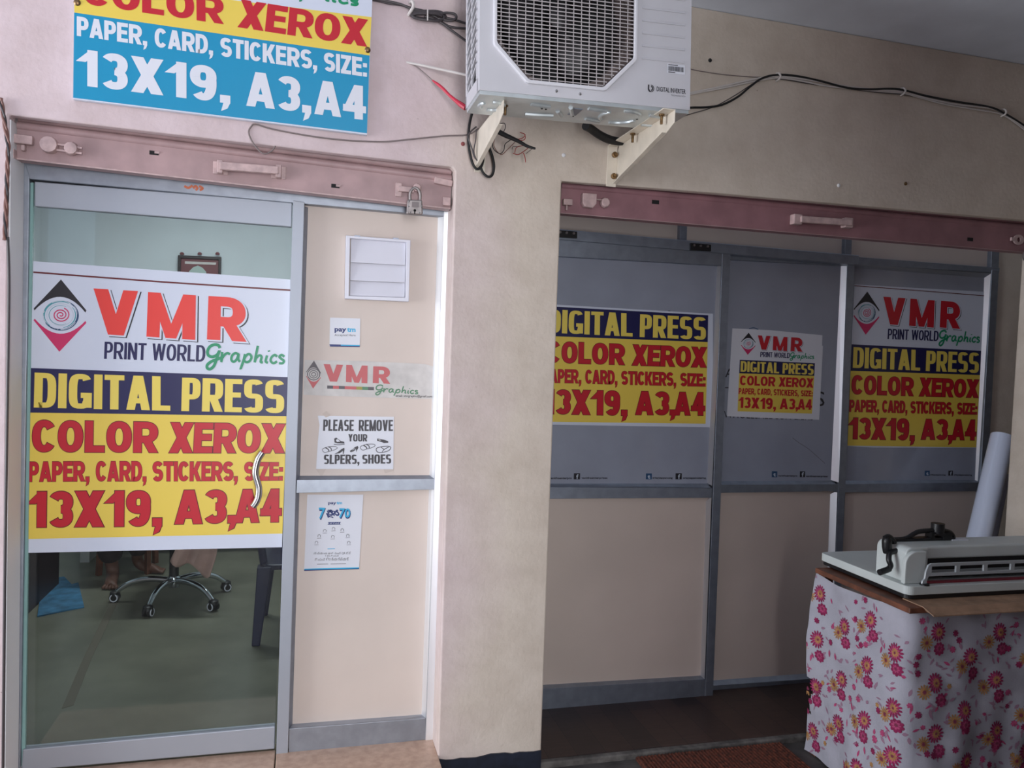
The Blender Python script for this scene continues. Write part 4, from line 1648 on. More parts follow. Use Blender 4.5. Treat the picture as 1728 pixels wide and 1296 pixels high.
# base pan with pressed shapes
b = MB()
b.box((0.004, 0.004, -0.012), (AW - .004, AD - .004, 0.0), M_GALV)
for (cx, cy, r_) in ((0.53, 0.10, 0.07), (0.07, 0.11, 0.042)):
    for a0 in (20, 140, 260):
        pts = [(cx + r_ * math.cos(R(a0 + t * 16)), cy + r_ * math.sin(R(a0 + t * 16)), -0.012) for t in range(6)]
        b.tube(pts, 0.0075, M_GALV, 8)
for (x0, y0, x1, y1) in ((.19, .05, .26, .06), (.20, .16, .30, .15), (.33, .05, .36, .12), (.39, .04, .46, .05), (.62, .05, .70, .06), (.64, .16, .70, .15), (.30, .10, .33, .15), (.42, .15, .48, .17)):
    b.tube([(x0, y0, -.012), ((x0 + x1) / 2, (y0 + y1) / 2, -.013), (x1, y1, -.012)], 0.008, M_GALV, 8)
for (x0, y0) in ((.24, .09), (.255, .092), (.37, .14), (.60, .11)):
    b.lathe((x0, y0, -.0125), (0, 0, -1), [(.004, 0), (.004, .001)], M_DARK, 8)
b.box((0.345, 0.055, -0.0145), (0.375, 0.125, -0.012), M_ALUD)
b.build('base_pan', ac, local=True, smooth=True)
# barcode sticker and maker's mark
b = MB()
LX = lambda x, z, k: Vector((x, -0.0006 * k - .0003, z))
b.add([LX(.660, .118, 1), (LX(.727, .118, 1)), LX(.727, .150, 1), LX(.660, .150, 1)], [(0, 1, 2, 3)], M_PAPER)
xx = .664
random.seed(9)
while xx < .722:
    wd = random.choice((.0008, .0012, .002))
    b.add([LX(xx, .126, 2), LX(xx + wd, .126, 2), LX(xx + wd, .142, 2), LX(xx, .142, 2)], [(0, 1, 2, 3)], M_BLKI)
    xx += wd + random.choice((.0008, .0012))
b.add([LX(.664, .145, 2), LX(.70, .145, 2), LX(.70, .148, 2), LX(.664, .148, 2)], [(0, 1, 2, 3)], M_FDARK)
b.add([LX(.664, .120, 2), LX(.69, .120, 2), LX(.69, .1235, 2), LX(.664, .1235, 2)], [(0, 1, 2, 3)], M_FDARK)
b.build('barcode_label', ac, local=True)


class LocalPrint(Print):
    def pt(self, x, y, k):
        return LX(x, y, k)


b = MB()
p = LocalPrint(0, mb=b)
p.text('DIGITAL INVERTER', [(.622, .069), (.731, .069), (.731, .053), (.622, .053)], M_BLKI, 2, 0.012)
p.text('TECHNOLOGY', [(.676, .047), (.731, .047), (.731, .042), (.676, .042)], M_FDARK, 2, 0.0)
p.poly([(.589, .072), (.594, .072), (.594, .058), (.596, .053), (.602, .049), (.597, .047), (.592, .050), (.589, .056)], M_BLKI, 2)
for r_, m in ((.011, M_FDARK), (.0065, M_BLKI)):
    p.stroke([(.600 + r_ * math.cos(R(t)), .060 + r_ * math.sin(R(t))) for t in range(-80, 100, 15)], .0035, m, 2, smooth=0)
b.build('maker_mark', ac, local=True)
for x_, z_ in ((.345, .018), (.262, .02)):
    b = MB()
    b.lathe((x_, 0, z_), (0, -1, 0), [(.005, 0), (.005, .002), (.002, .004)], M_STEEL, 10)
    b.build('screw_head', ac, local=True)


# brackets
def bracket(xw, side, ytip, z0, zt, loc_label, tipdrop):
    """channel arm: web at x = xw; wall plate and top flange reach towards side"""
    br = empty('ac_bracket', (xw, 0, z0), loc_label, 'bracket', 'brackets under the air conditioner')
    t = 0.004
    fl = 0.042
    o = MB()
    web = [(0.0, z0), (0.0, zt - .03), (-0.02, zt), (ytip, zt), (ytip, zt - tipdrop), (ytip + .06, zt - tipdrop - .02)]
    o.prism([(xw, y, z) for y, z in web], (t, 0, 0), M_BRACK)
    o.prism([(xw, ytip, zt - t), (xw, 0, zt - t), (xw + side * fl, 0, zt - t), (xw + side * fl, ytip, zt - t)], (0, 0, t), M_BRACK)
    # folded lower lip
    d0, d1 = Vector((xw, -.004, z0)), Vector((xw, ytip + .06, zt - tipdrop - .02))
    o.prism([d0, d1, d1 + Vector((side * .016, 0, 0)), d0 + Vector((side * .016, 0, 0))], (0, 0, .003), M_BRACK)
    o.build('arm', br, bevel=0.0015)
    o = MB()
    x0, x1 = sorted((xw, xw + side * fl))
    o.box((x0, -t, z0 - .012), (x1, 0, zt - .0), M_BRACK)
    o.build('wall_plate', br, bevel=0.0015)
    xm = xw + side * fl * .5
    for y in (ytip + .055, ytip + .30):
        o = MB()
        o.lathe((xm, y, zt - t), (0, 0, -1), [(.010, 0), (.010, .006), (.005, .007), (.005, .034)], M_BRASS, 10)
        o.build('bolt', br, smooth=True)
    for z in (z0 + .115, z0 + .03):
        o = MB()
        o.lathe((xw + side * fl * .3, -t, z), (0, -1, 0), [(.012, 0), (.012, .007), (.006, .008), (.006, .02)], M_BRASS, 10)
        o.build('bolt', br, smooth=True)
    return br


bracket(1.187, -1, -0.50, 2.195, 2.347, 'cream steel bracket carrying the logo end of the air conditioner', 0.045)
bracket(0.603, 1, -0.43, 2.198, 2.334, 'cream steel bracket tangled with cable loops, above the pillar corner', 0.05)


# ------------------------------------------------------------------ cables on the wall
def cable(name, pts, zoom, off, Y, r, m, label, cat='cable', parent=None, group=None, seg=7, start=None):
    c = MB()
    P = [at(off[0] + x / zoom, off[1] + y / zoom, Y if not isinstance(Y, (list, tuple)) else Y[min(i, len(Y) - 1)]) for i, (x, y) in enumerate(pts)]
    if start:
        P = [Vector(q) for q in start] + P
    c.tube(P, r, m, seg)
    o = c.build(name, parent, smooth=True)
    if parent is None:
        tag(o, label, cat, group)
    return o


Z3, F3 = 2.939, (1140, 0)
cable('power_cable', [(40, 540), (150, 532), (230, 520), (310, 480), (370, 430), (430, 388), (505, 371), (600, 377), (720, 402), (850, 435), (960, 443), (1060, 440), (1125, 446), (1250, 477), (1400, 505), (1550, 529), (1620, 556), (1728, 622), (1800, 680), (1960, 800), (2200, 930), (2500, 1040)], Z3, F3, -.012, .0045, M_BLACKR, 'thick black power cable clipped along the wall over the maroon shutter', start=[(1.20, -.262, 2.50), (1.26, -.10, 2.46), (1.35, -.03, 2.455)])
cable('white_cable', [(40, 468), (200, 436), (330, 406), (420, 387), (505, 379), (650, 394), (800, 420), (950, 441), (1125, 455), (1250, 488), (1400, 519), (1560, 536), (1620, 560), (1728, 632), (1800, 690), (1960, 810), (2200, 942), (2500, 1052)], Z3, F3, -.008, .0042, M_WIRE_W, 'upper white cable running with the black power cable over the maroon shutter', start=[(1.20, -.262, 2.56), (1.26, -.10, 2.54), (1.35, -.03, 2.535)])
cable('white_cable', [(40, 476), (250, 434), (400, 402), (505, 387), (620, 401), (760, 428), (1000, 452), (1125, 463), (1200, 481), (1330, 516), (1500, 545), (1620, 568), (1728, 641), (1800, 700), (1960, 822), (2200, 954), (2500, 1064)], Z3, F3, -.007, .0036, M_WIRE_W, 'lower white cable sagging below the black power cable over the maroon shutter', start=[(1.18, -.262, 2.55), (1.25, -.10, 2.53), (1.35, -.03, 2.525)])
cable('thin_wire', [(0, 597), (60, 570), (190, 530), (300, 470), (400, 408), (505, 391), (700, 421), (1000, 458), (1122, 468), (1180, 478)], Z3, F3, -.006, .0018, M_WIRE_D, 'thin dark wire climbing from under the air conditioner to the cable clips', 'wire', start=[(1.16, -.20, 2.35), (1.22, -.08, 2.40), (1.35, -.03, 2.395)])
cable('thin_wire', [(40, 340), (120, 352), (250, 371), (420, 383), (505, 376)], Z3, F3, -.005, .0018, M_WIRE_G, 'thin grey wire leaving the air conditioner side to the first cable clip', 'wire', start=[(1.20, -.262, 2.66), (1.26, -.10, 2.66), (1.35, -.03, 2.655)])
for (x, y), lab in zip(((505, 385), (1122, 457), (1620, 561)), ('white cable clip where the cables peak beside the air conditioner', 'white cable clip in the middle of the cable run over the maroon shutter', 'white cable clip where the cable run bends steeply down')):
    c = MB()
    q = at(F3[0] + x / Z3, F3[1] + y / Z3, 0)
    c.tube([(q.x - .006, 0, q.z + .016), (q.x - .004, -.016, q.z + .012), (q.x + .002, -.02, q.z), (q.x - .002, -.016, q.z - .012), (q.x - .006, 0, q.z - .016)], .0042, M_WIRE_W, 7)
    c.lathe((q.x + .004, 0, q.z + .014), (0, -1, 0), [(.006, 0), (.006, .010), (.003, .012)], M_WIRE_W, 8)
    tag(c.build('cable_clip', smooth=True), lab, 'clip', 'cable clips on the wall')

# coiled spare cable left of the unit
Z6, F6 = 6.482, (630, 0)
co = empty('coiled_cable', at(722, 30, 0), 'bundle of spare dark cable strapped to the wall between banner and air conditioner', 'cable')
c = MB()


def P6(pts, Y):
    return [at(F6[0] + x / Z6, F6[1] + y / Z6, Y) for x, y in pts]


c.tube(P6([(-40, -8), (60, 8), (180, 38), (300, 52), (400, 84), (520, 112), (640, 142), (760, 185), (880, 215), (1000, 252), (1060, 270)], -.010), .0048, M_WIRE_D, 8)
c.tube(P6([(-40, -20), (60, -4), (180, 18), (300, 48), (400, 90), (440, 118), (520, 120), (600, 150), (700, 195), (760, 250), (850, 295), (1000, 312), (1060, 315)], -.016), .0048, M_WIRE_D, 8)
loop = []
for k in range(4):
    for t in range(12):
        an = 2 * math.pi * t / 12
        loop.append((600 + (195 - 8 * k) * math.cos(an), 165 + 12 * k * .6 + (44 - 3 * k) * math.sin(an) * (1.25 if math.cos(an) > .3 else 1) + 30 * math.cos(an) * .4))
Pl = []
for i, (x, y) in enumerate(loop):
    Pl.append(at(F6[0] + x / Z6, F6[1] + y / Z6, -.014 - .004 * (i // 12) - .004 * math.sin(i)))
c.tube(Pl, .0048, M_WIRE_D, 8)
c.tube(P6([(560, 140), (700, 150), (800, 140), (880, 150), (908, 180), (890, 215), (820, 225), (700, 200)], -.022), .0048, M_WIRE_D, 8)
c.tube(P6([(560, 180), (650, 205), (760, 260), (860, 335), (940, 395), (1000, 438), (1060, 480)], -.018), .0048, M_WIRE_D, 8)
c.build('cable_loop', co, smooth=True)
c = MB()
q = at(F6[0] + 592 / Z6, F6[1] + 165 / Z6, -.034)
c.bar((q.x, q.y, q.z + .020), (q.x + .001, q.y, q.z - .020), .004, .006, M_WIRE_W, up=(0, 1, 0))
c.build('cable_tie', co)
c = MB()
q = at(F6[0] + 415 / Z6, F6[1] + 100 / Z6, 0)
c.tube([(q.x - .006, 0, q.z + .022), (q.x, -.024, q.z + .018), (q.x + .004, -.026, q.z), (q.x - .006, -.02, q.z - .02), (q.x - .01, 0, q.z - .024)], .006, M_WIRE_W, 8)
c.build('wall_clip', co, smooth=True)

cable('white_conduit', [(362, 682), (520, 712), (700, 752), (860, 786), (1060, 830)], Z6, F6, [.004, -.02, -.04, -.06, -.09], .0048, M_WIRE_W, 'white cable leaving a hole in the wall towards the air conditioner side')
rw = empty('taped_wire', at(700, 115, 0), 'thin grey wire wrapped in red tape, sloping from a wall hole to the air conditioner', 'wire')
cable('bare_wire', [(366, 690), (450, 712), (555, 795), (650, 880), (700, 920)], Z6, F6, [.003, -.01, -.02, -.03, -.035], .0018, M_WIRE_G, '', parent=rw)
c = MB()
c.tube([at(F6[0] + x / Z6, F6[1] + y / Z6, -.03 - .00025 * (x - 650)) for x, y in [(648, 880), (700, 918), (760, 968), (830, 1040), (900, 1100), (960, 1145), (1010, 1180)]], [.0025, .0055, .006, .0055, .007, .010, .010], M_REDTAPE, 8)
c.build('red_tape', rw, smooth=True)

c = MB()
Pd = [at(x / 2.7, y / 2.7, -.0035) for x, y in [(1255, 665), (1235, 690), (1198, 700), (1155, 655), (1133, 605), (1145, 576), (1165, 566), (1240, 588), (1400, 618), (1560, 638), (1728, 646)]]
Pd += [at(600 + x / 2.7, y / 2.7, -.012) for x, y in [(200, 640), (400, 620), (510, 614), (560, 585)]]
c.tube(Pd, .0028, M_WIRE_G, 7)
tag(c.build('drooping_wire', smooth=True), 'thin dark wire looping from under the banner across to the pillar bracket', 'wire')

ZB, FB = 6.82, (760, 120)
PB = lambda pts, Y: [at(FB[0] + x / ZB, FB[1] + y / ZB, Y) for x, y in pts]
lp = empty('cable_loop', at(815, 290, 0), 'black cable hanging in loops around the bracket foot above the pillar', 'cable')
c = MB()
c.tube(PB([(250, 480), (222, 600), (208, 740), (212, 860), (232, 980), (262, 1075), (300, 1125), (345, 1110), (372, 1050), (385, 960), (400, 860)], -.03), .0052, M_BLACKR, 8)
c.build('outer_loop', lp, smooth=True)
c = MB()
c.tube(PB([(336, 1040), (350, 1110), (385, 1180), (440, 1217), (484, 1190), (502, 1100), (486, 990), (450, 890), (420, 820)], -.03), .005, M_BLACKR, 8)
c.build('lower_loop', lp, smooth=True)
c = MB()
c.tube(PB([(300, 640), (240, 690), (205, 745), (222, 820), (250, 900), (275, 985), (320, 1040)], -.045), .003, M_WIRE_D, 7)
c.tube(PB([(300, 670), (290, 800), (270, 920), (300, 1020), (340, 1045)], -.05), .0025, M_WIRE_D, 7)
c.build('thin_strand', lp, smooth=True)

tb = empty('torn_cable', at(870, 235, 0), 'torn black cable end with frayed red and brown wires beneath the air conditioner', 'cable')
c = MB()
c.tube([at(FB[0] + x / ZB, FB[1] + y / ZB, -.05 - .0001 * x) for x, y in [(480, 660), (540, 690), (640, 742), (780, 805), (880, 862), (980, 892)]], [.009, .010, .009, .007, .006, .004], M_BLACKR, 8)
c.build('black_sheath', tb, smooth=True)
for pts, m in (([(500, 720), (485, 820), (500, 900), (570, 950), (615, 910), (630, 840), (690, 795)], M_BLACKR),
               ([(520, 740), (500, 860), (580, 960), (660, 900), (740, 820)], M_WIRE_B),
               ([(760, 790), (830, 770), (860, 730), (800, 705)], M_WIRE_R),
               ([(800, 800), (850, 790), (862, 760), (855, 730)], M_WIRE_R),
               ([(720, 945), (780, 960), (850, 920), (900, 880)], M_WIRE_R),
               ([(740, 940), (760, 880), (820, 860), (880, 850)], M_WIRE_R),
               ([(840, 940), (858, 990), (866, 1050)], M_WIRE_R),
               ([(710, 900), (720, 870), (770, 870)], M_WIRE_G),
               ([(870, 950), (920, 910), (960, 880)], M_WIRE_G),
               ([(560, 610), (620, 600), (634, 650), (600, 720)], M_WIRE_D)):
    c = MB()
    c.tube(PB(pts, -.06), .0017, m, 6)
    c.build('frayed_wire', tb, smooth=True)

c = MB()
Zt, Ft = 7.625, (1000, 160)
c.tube([at(Ft[0] + x / Zt, Ft[1] + y / Zt, Yq) for x, y, Yq in [(-90, 400, -.16), (-20, 440, -.13), (80, 510, -.10), (200, 570, -.08), (330, 600, -.06), (420, 590, -.05)]], .016, M_BLACKR, 12)
tag(c.build('drain_hose', smooth=True), 'fat black insulated hose sagging under the air conditioner beside its bracket', 'hose')

# bundle of twisted brown wires on the jamb
c = MB()
for k in range(3):
    pts = []
    for i in range(22):
        t = i / 21
        x = 1 + 13 * min(1, t * 3) - 9 * max(0, t - .33) + 2.2 * math.sin(i * 1.1 + k * 2.1)
        pts.append(at(x, 165 + t * 240, -.012 - .006 * math.cos(i * 1.1 + k * 2.1)))
    c.tube(pts, .0038, M_WIRE_B if k < 2 else M_WIRE_D, 6)
c.tube([at(x, y, -.01) for x, y in ((13, 400), (15, 470), (14, 560), (11, 760), (8, 980), (5, 1296))], .0045, M_WIRE_D, 7)  # dark tube drawn for the dark gap below the wires
tag(c.build('twisted_wires', smooth=True), 'brown twisted wires, then a dark gap line, running down the wall edge beside the glass door', 'wire')

for (x, y), m, lab in (((781, 243), mat('red_plug', (130, 66, 66), 0.6), 'reddish plastic wall plug between the bracket and the pink shutter'),
                       ((951, 262), M_WHITEPUTTY, 'white plastic wall plug under the air conditioner over the pillar corner'),
                       ((1198, 102), M_DARK, 'dark nail in the wall beside the air conditioner, over the cables'),
                       ((1528, 310), M_BRASS, 'rusty nail alone in the wall between cables and maroon shutter'),
                       ((1415, 313), M_WHITEPUTTY, 'white screw plug with chipped plaster over the maroon shutter handle')):
    c = MB()
    q = at(x, y, 0)
    c.lathe((q.x, 0.001, q.z), (0, -1, 0), [(.008, 0), (.008, .004), (.004, .007)], m, 10)
    tag(c.build('wall_plug', smooth=True), lab, 'wall plug')

# ------------------------------------------------------------------ table, cloth, cutter
TX, TY0, TY1, TZ = 2.205, -0.02, -0.575, 0.605
tb = empty('work_table', (2.8, -0.3, ZG), 'brown wooden table hidden by the flowered cloth beside the shopfront', 'table')
b = MB()
b.box((TX, TY1, TZ - .022), (3.42, TY0, TZ), M_WOOD)
b.build('table_top', tb, bevel=0.004)
for x, y in ((TX + .035, TY0 - .03), (TX + .06, TY1 + .06), (3.36, TY0 - .04), (3.36, TY1 + .06)):
    b = MB()
    b.box((x - .022, y - .022, ZG), (x + .022, y + .022, TZ - .022), M_WOOD)
    b.build('leg', tb, bevel=0.003)

# cloth : u runs from the back corner along the side, round the corner and along the front
SIDE = TY0 - TY1 - 0.01
RC = 0.05
ARC = RC * math.pi / 2
FRONT = 1.16
CL = TZ - .024 - ZG - 0.012


def cloth(u, v, off=0.0):
    """u along the hem (m), v down from the table top (m)"""
    x0, y1 = TX + .012, TY1 + .012
    if u < SIDE - RC:
        p, n = Vector((x0, TY0 - u, 0)), Vector((-1, 0, 0))
    elif u < SIDE - RC + ARC:
        a = (u - (SIDE - RC)) / RC
        n = Vector((-math.cos(a), -math.sin(a), 0))
        p = Vector((x0 + RC, y1 + RC, 0)) + n * RC
    else:
        p, n = Vector((x0 + RC + (u - (SIDE - RC) - ARC), y1, 0)), Vector((0, -1, 0))
    k = v / CL
    d = 0.004 + 0.010 * k * math.sin(u * 17 + 1.2 + v * 1.3) + 0.005 * k * math.sin(u * 41 + v * 3) + 0.018 * k
    d += 0.004 * math.sin(v * 23 + u * 9) * math.sin(u * 13) + 0.003 * math.sin(v * 37 - u * 31) * math.sin(v * 11 + 2) + 0.010 * math.sin(u * 6.5 + v * 5) * k
    if u < .06:
        d += (0.06 - u) * .3 * math.sin(v * 7)
    q = p + n * (d + off)
    q.z = TZ - .024 - v - .012 * math.sin(u * 8) * (1 - k)
    return q


b = MB()
NU, NV = 230, 60
UT = SIDE - RC + ARC + FRONT
vs = [cloth(UT * i / NU, CL * j / NV) for i in range(NU + 1) for j in range(NV + 1)]
fs = []
for i in range(NU):
    for j in range(NV):
        u, v = UT * i / NU, CL * j / NV
        if u < 0.030 + .012 * math.sin(v * 30) and .46 < v < .62:     # torn edge at the back corner
            continue
        fs.append((i * (NV + 1) + j, (i + 1) * (NV + 1) + j, (i + 1) * (NV + 1) + j + 1, i * (NV + 1) + j + 1))
b.add(vs, fs, M_CLOTH)


def cpoly(pts, m, k):
    """print shape on the cloth, k = ink layer"""
    pts = [(min(max(u, .002), UT), min(max(v, .002), CL - .001)) for u, v in pts]
    tri = tessellate_polygon([[Vector((u, v, 0)) for u, v in pts]])
    out = []
    todo = [[pts[i] for i in t] for t in tri]
    while todo:
        t = todo.pop()
        el = [(math.dist(t[i], t[(i + 1) % 3]), i) for i in range(3)]
        l, i = max(el)
        if l < .014:
            out.append(t)
        else:
            a_, b_, c_ = t[i], t[(i + 1) % 3], t[(i + 2) % 3]
            mid = ((a_[0] + b_[0]) / 2, (a_[1] + b_[1]) / 2)
            todo += [[a_, mid, c_], [mid, b_, c_]]
    idx, vv, ff = {}, [], []
    for t in out:
        f = []
        for q in t:
            key = (round(q[0], 6), round(q[1], 6))
            if key not in idx:
                idx[key] = len(vv)
                vv.append(cloth(q[0], q[1], .0010 + .0006 * k))
            f.append(idx[key])
        if len(set(f)) == 3:
            ff.append(tuple(f))
    b.add(vv, ff, m)


def petals(cu, cv, r0, r1, n, m, k, rot=0.0, sq=1.0):
    pts = []
    for i in range(n * 4):
        t = i / 4
        ph = (i % 4)
        r_ = (r0, r0 + (r1 - r0) * .75, r1, r0 + (r1 - r0) * .75)[ph]
        an = 2 * math.pi * t / n + rot
        pts.append((cu + r_ * math.cos(an) * sq, cv + r_ * math.sin(an)))
    cpoly(pts, m, k)


def leaf(cu, cv, l, wd, an, m, k):
    ca, sa = math.cos(an), math.sin(an)
    pts = []
    for t, s_ in ((0, 0), (.25, .8), (.5, 1), (.8, .55), (1, 0), (.8, -.55), (.5, -1), (.25, -.8)):
        x, y = (t - .5) * l, s_ * wd / 2
        pts.append((cu + x * ca - y * sa, cv + x * sa + y * ca))
    cpoly(pts, m, k)


def motif(cu, cv):
    j = lambda a: random.uniform(-a, a)
    rot = j(3)
    # big aster
    petals(cu, cv, .024, .039, 15, M_FMAG, 1, rot, .9)
    petals(cu, cv, .014, .027, 13, M_FPINK, 2, rot + .2, .9)
    petals(cu + .003, cv, .010, .019, 11, M_FORA, 3, rot + .1, .9)
    petals(cu + .003, cv, .003, .007, 8, M_FDK, 4, rot, .9)
    # ochre daisy and round peony beside it
    du, dv = cu - .045 + j(.01), cv + .035 + j(.01)
    petals(du, dv, .013, .030, 13, M_FORA, 1, j(3))
    petals(du, dv, .004, .010, 9, M_FDK, 2, j(3))
    du, dv = cu + .012 + j(.01), cv + .060 + j(.008)
    petals(du, dv, .021, .027, 9, M_FMAG, 1, j(3))
    petals(du, dv - .002, .010, .016, 8, M_FPINK, 2, j(3))
    petals(du, dv - .003, .004, .008, 6, M_FDK, 3, j(3))
    # buds, leaves
    for k in range(13):
        an = j(3.1)
        rr = random.uniform(.055, .095)
        u_, v_ = cu + rr * math.cos(an), cv + rr * math.sin(an) * 1.05
        leaf(u_, v_, random.uniform(.018, .036), random.uniform(.007, .014), j(3), random.choice((M_FLEAF, M_FLEAF, M_FLEAF, M_FPINK)), 0)
    for k in range(2):
        an = j(3.1)
        petals(cu + .085 * math.cos(an), cv + .08 * math.sin(an), .009, .014, 7, random.choice((M_FPINK, M_FMAG)), 1, j(3))


random.seed(12)
col_i = 0
u = 0.045
while u < UT - .02:
    v = 0.07 if col_i % 2 == 0 else 0.17
    while v < CL - .03:
        motif(u + random.uniform(-.012, .012), v + random.uniform(-.015, .015))
        v += 0.205
    u += 0.150
    col_i += 1
# small roses between
for k in range(46):
    u_, v_ = random.uniform(.02, UT - .02), random.uniform(.02, CL - .03)
    petals(u_, v_, .007, .011, 6, random.choice((M_FPINK, M_FMAG, M_FORA)), 0, random.uniform(0, 3))
tag(b.build('flowered_cloth', smooth=True), 'white cotton cloth printed with magenta and ochre flowers hung around the work table', 'cloth')

# hardboard sheet sticking out under the cutter
b = MB()
h0, h1 = atz(1546, 1018, TZ), atz(1728, 1006, TZ)
b.prism([(2.262, TY1 + .10, TZ + .001), (2.262, TY1 - .002, TZ + .001), (2.285, TY1 - .032, TZ - .026), (3.40, TY1 - .032, TZ - .026), (3.40, TY1 - .002, TZ + .001), (3.40, TY1 + .10, TZ + .001)], (0, 0, .004), M_PLY)
tag(b.build('hardboard_sheet'), 'tan hardboard sheet sticking out from under the paper cutter', 'board')

# guillotine paper cutter
BZ0, BZ1 = TZ + .006, TZ + .056
bx0, by0, by1 = 2.262, 0.03, -0.50
ct = empty('paper_cutter', (2.8, -0.25, TZ), 'large white guillotine paper cutter lying on the flowered table', 'paper cutter')


def rrect(x0, y0, x1, y1, r, z, n=6):
    pts = []
    for cx, cy, a0 in ((x1 - r, y0 + r, -90), (x1 - r, y1 - r, 0), (x0 + r, y1 - r, 90), (x0 + r, y0 + r, 180)):
        for i in range(n + 1):
            an = R(a0 + 90 * i / n)
            pts.append((cx + r * math.cos(an), cy + r * math.sin(an), z))
    return pts


b = MB()
b.prism(rrect(bx0 - .002, by1, 3.36, by0, .03, BZ0 + .016), (0, 0, BZ1 - BZ0 - .016), M_CUT)
b.build('base_board', ct, bevel=0.003)
b = MB()
b.prism(rrect(bx0 + .004, by1 + .004, 3.35, by0 - .004, .03, BZ0), (0, 0, .017), M_BLACK)
b.build('base_tray', ct)
# housing


def arch(x0, x1, z0, z1, r):
    """front outline of an end cover: square on the beam side, rounded at its outer top corner"""
    return [(x0, z0), (x1, z0), (x1, z1)] + [(x0 + r - r * math.sin(R(a)), z1 - r + r * math.cos(R(a))) for a in range(0, 91, 10)]


b = MB()
b.prism([(x, -0.445, z) for x, z in arch(2.293, 2.40, BZ1, BZ1 + .137, .030)], (0, .16, 0), M_CUT)
b.build('end_housing', ct, bevel=0.005)
b = MB()
b.prism([(x, -0.466, z) for x, z in arch(2.274, 2.372, BZ1, BZ1 + .126, .052)], (0, .0205, 0), M_CUT)
b.build('end_cover', ct, bevel=0.004)
b = MB()
b.box((2.315, -0.435, BZ1 + .086), (3.30, -0.30, BZ1 + .1375), M_CUT)
b.build('press_beam', ct, bevel=0.009, seg=3)
b = MB()
b.box((2.40, -0.43, BZ1 + .040), (3.30, -0.36, BZ1 + .086), M_BLACK)
b.box((2.40, -0.37, BZ1), (3.30, -0.34, BZ1 + .040), M_BLACK)
b.build('blade_slot', ct)
b = MB()
b.box((2.40, -0.434, BZ1 + .022), (3.30, -0.425, BZ1 + .041), M_CUTD)
b.build('blade', ct)
b = MB()
GY = -0.490
outer = [(2.334, BZ1), (2.336, BZ1 + .016), (2.346, BZ1 + .026), (2.349, BZ1 + .050), (2.360, BZ1 + .078), (2.374, BZ1 + .085), (3.30, BZ1 + .085), (3.30, BZ1 + .034), (2.366, BZ1 + .034), (2.358, BZ1 + .020), (2.358, BZ1)]
holes = []
x = 2.378
while x < 3.15:
    holes.append([(x, BZ1 + .047), (x + .114, BZ1 + .047), (x + .114, BZ1 + .073), (x, BZ1 + .073)])
    x += .135
b.holed([outer] + holes, fx(GY), (0, .008, 0), M_CLEAR)
gd = b.build('front_guard', ct, bevel=0.002)
b = MB()
b.lathe((2.350, GY + .004, BZ1), (0, 0, 1), [(.018, 0), (.018, .005), (.014, .007)], M_BLACK, 14)
b.build('guard_foot', gd)
b = MB()
b.box((2.376, -0.475, BZ1 + .001), (3.20, -0.458, BZ1 + .008), M_REDSTRIP)
b.build('cutting_stick', ct)
b = MB()
b.tube([(2.300, -0.39, BZ1 + .112), (2.262, -0.395, BZ1 + .104), (2.250, -0.405, BZ1 + .080), (2.256, -0.41, BZ1 + .058), (2.243, -0.41, BZ1 + .044)], .0105, M_BLACK, 10)
b.tube([(2.250, -0.41, BZ1 + .046), (2.225, -0.415, BZ1 + .041), (2.196, -0.42, BZ1 + .036)], .012, M_BLACK, 12)
b.build('clamp_crank', ct, smooth=True)
b = MB()
b.tube([(2.268, -0.375, BZ1 + .100), (2.264, -0.375, BZ1 + .125), (2.262, -0.375, BZ1 + .150), (2.266, -0.375, BZ1 + .164)], [.016, .019, .019, .012], M_BLACK, 12)
b.tube([(2.250, -0.375, BZ1 + .160), (2.270, -0.375, BZ1 + .166), (2.292, -0.375, BZ1 + .150), (2.298, -0.375, BZ1 + .138)], .010, M_BLACK, 10)
b.build('lock_lever', ct, smooth=True)
b = MB()
LY = -0.335
b.tube([(2.33, LY, BZ1 + .142), (2.39, LY, BZ1 + .146), (2.425, LY, BZ1 + .163), (2.46, LY, BZ1 + .174), (2.55, LY, BZ1 + .176), (2.60, LY, BZ1 + .170), (2.622, LY, BZ1 + .155), (2.626, LY, BZ1 + .140)], .0095, M_BLACK, 10)
b.bar((2.30, LY, BZ1 + .142), (2.62, LY, BZ1 + .144), .035, .012, M_BLACK)
b.box((2.50, LY - .018, BZ1 + .142), (2.515, LY + .018, BZ1 + .172), M_BLACK)
b.box((2.555, LY - .022, BZ1 + .142), (2.60, LY + .022, BZ1 + .17), M_BLACK)
b.build('blade_lever', ct, smooth=True)
b = MB()
b.cyl((2.545, LY, BZ1 + .165), (2.545, LY, BZ1 + .206), .026, M_BLACK, 18)
b.build('pressure_knob', ct, smooth=True)
b = MB()
b.box((2.60, -0.36, BZ1 + .137), (2.68, -0.33, BZ1 + .142), M_PAPER)
b.build('scale_label', ct)

# paper rolls leaning behind the table
b = MB()
e0 = Vector((3.08, 0.14, ZL + .012))
e1 = at(1692, 736, 0.40)
b.lathe(e0, e1 - e0, [(.001, 0.003), (.058, 0), (.058, (e1 - e0).length), (.050, (e1 - e0).length), (.050, (e1 - e0).length - .06), (.001, (e1 - e0).length - .06)], M_ROLL, 28)
tag(b.build('paper_roll', smooth=True), 'thick white roll of print film leaning by the end window behind the table', 'roll')
b = MB()
e0 = Vector((3.36, 0.30, ZL + .012))
e1 = at(1693, 800, 0.45)
b.lathe(e0, e1 - e0, [(.001, 0.003), (.034, 0), (.034, (e1 - e0).length), (.001, (e1 - e0).length)], mat('grey_film', (170, 172, 190), 0.3), 20)
tag(b.build('paper_roll', smooth=True), 'thin greyish roll standing in the shade behind the thick white roll', 'roll')

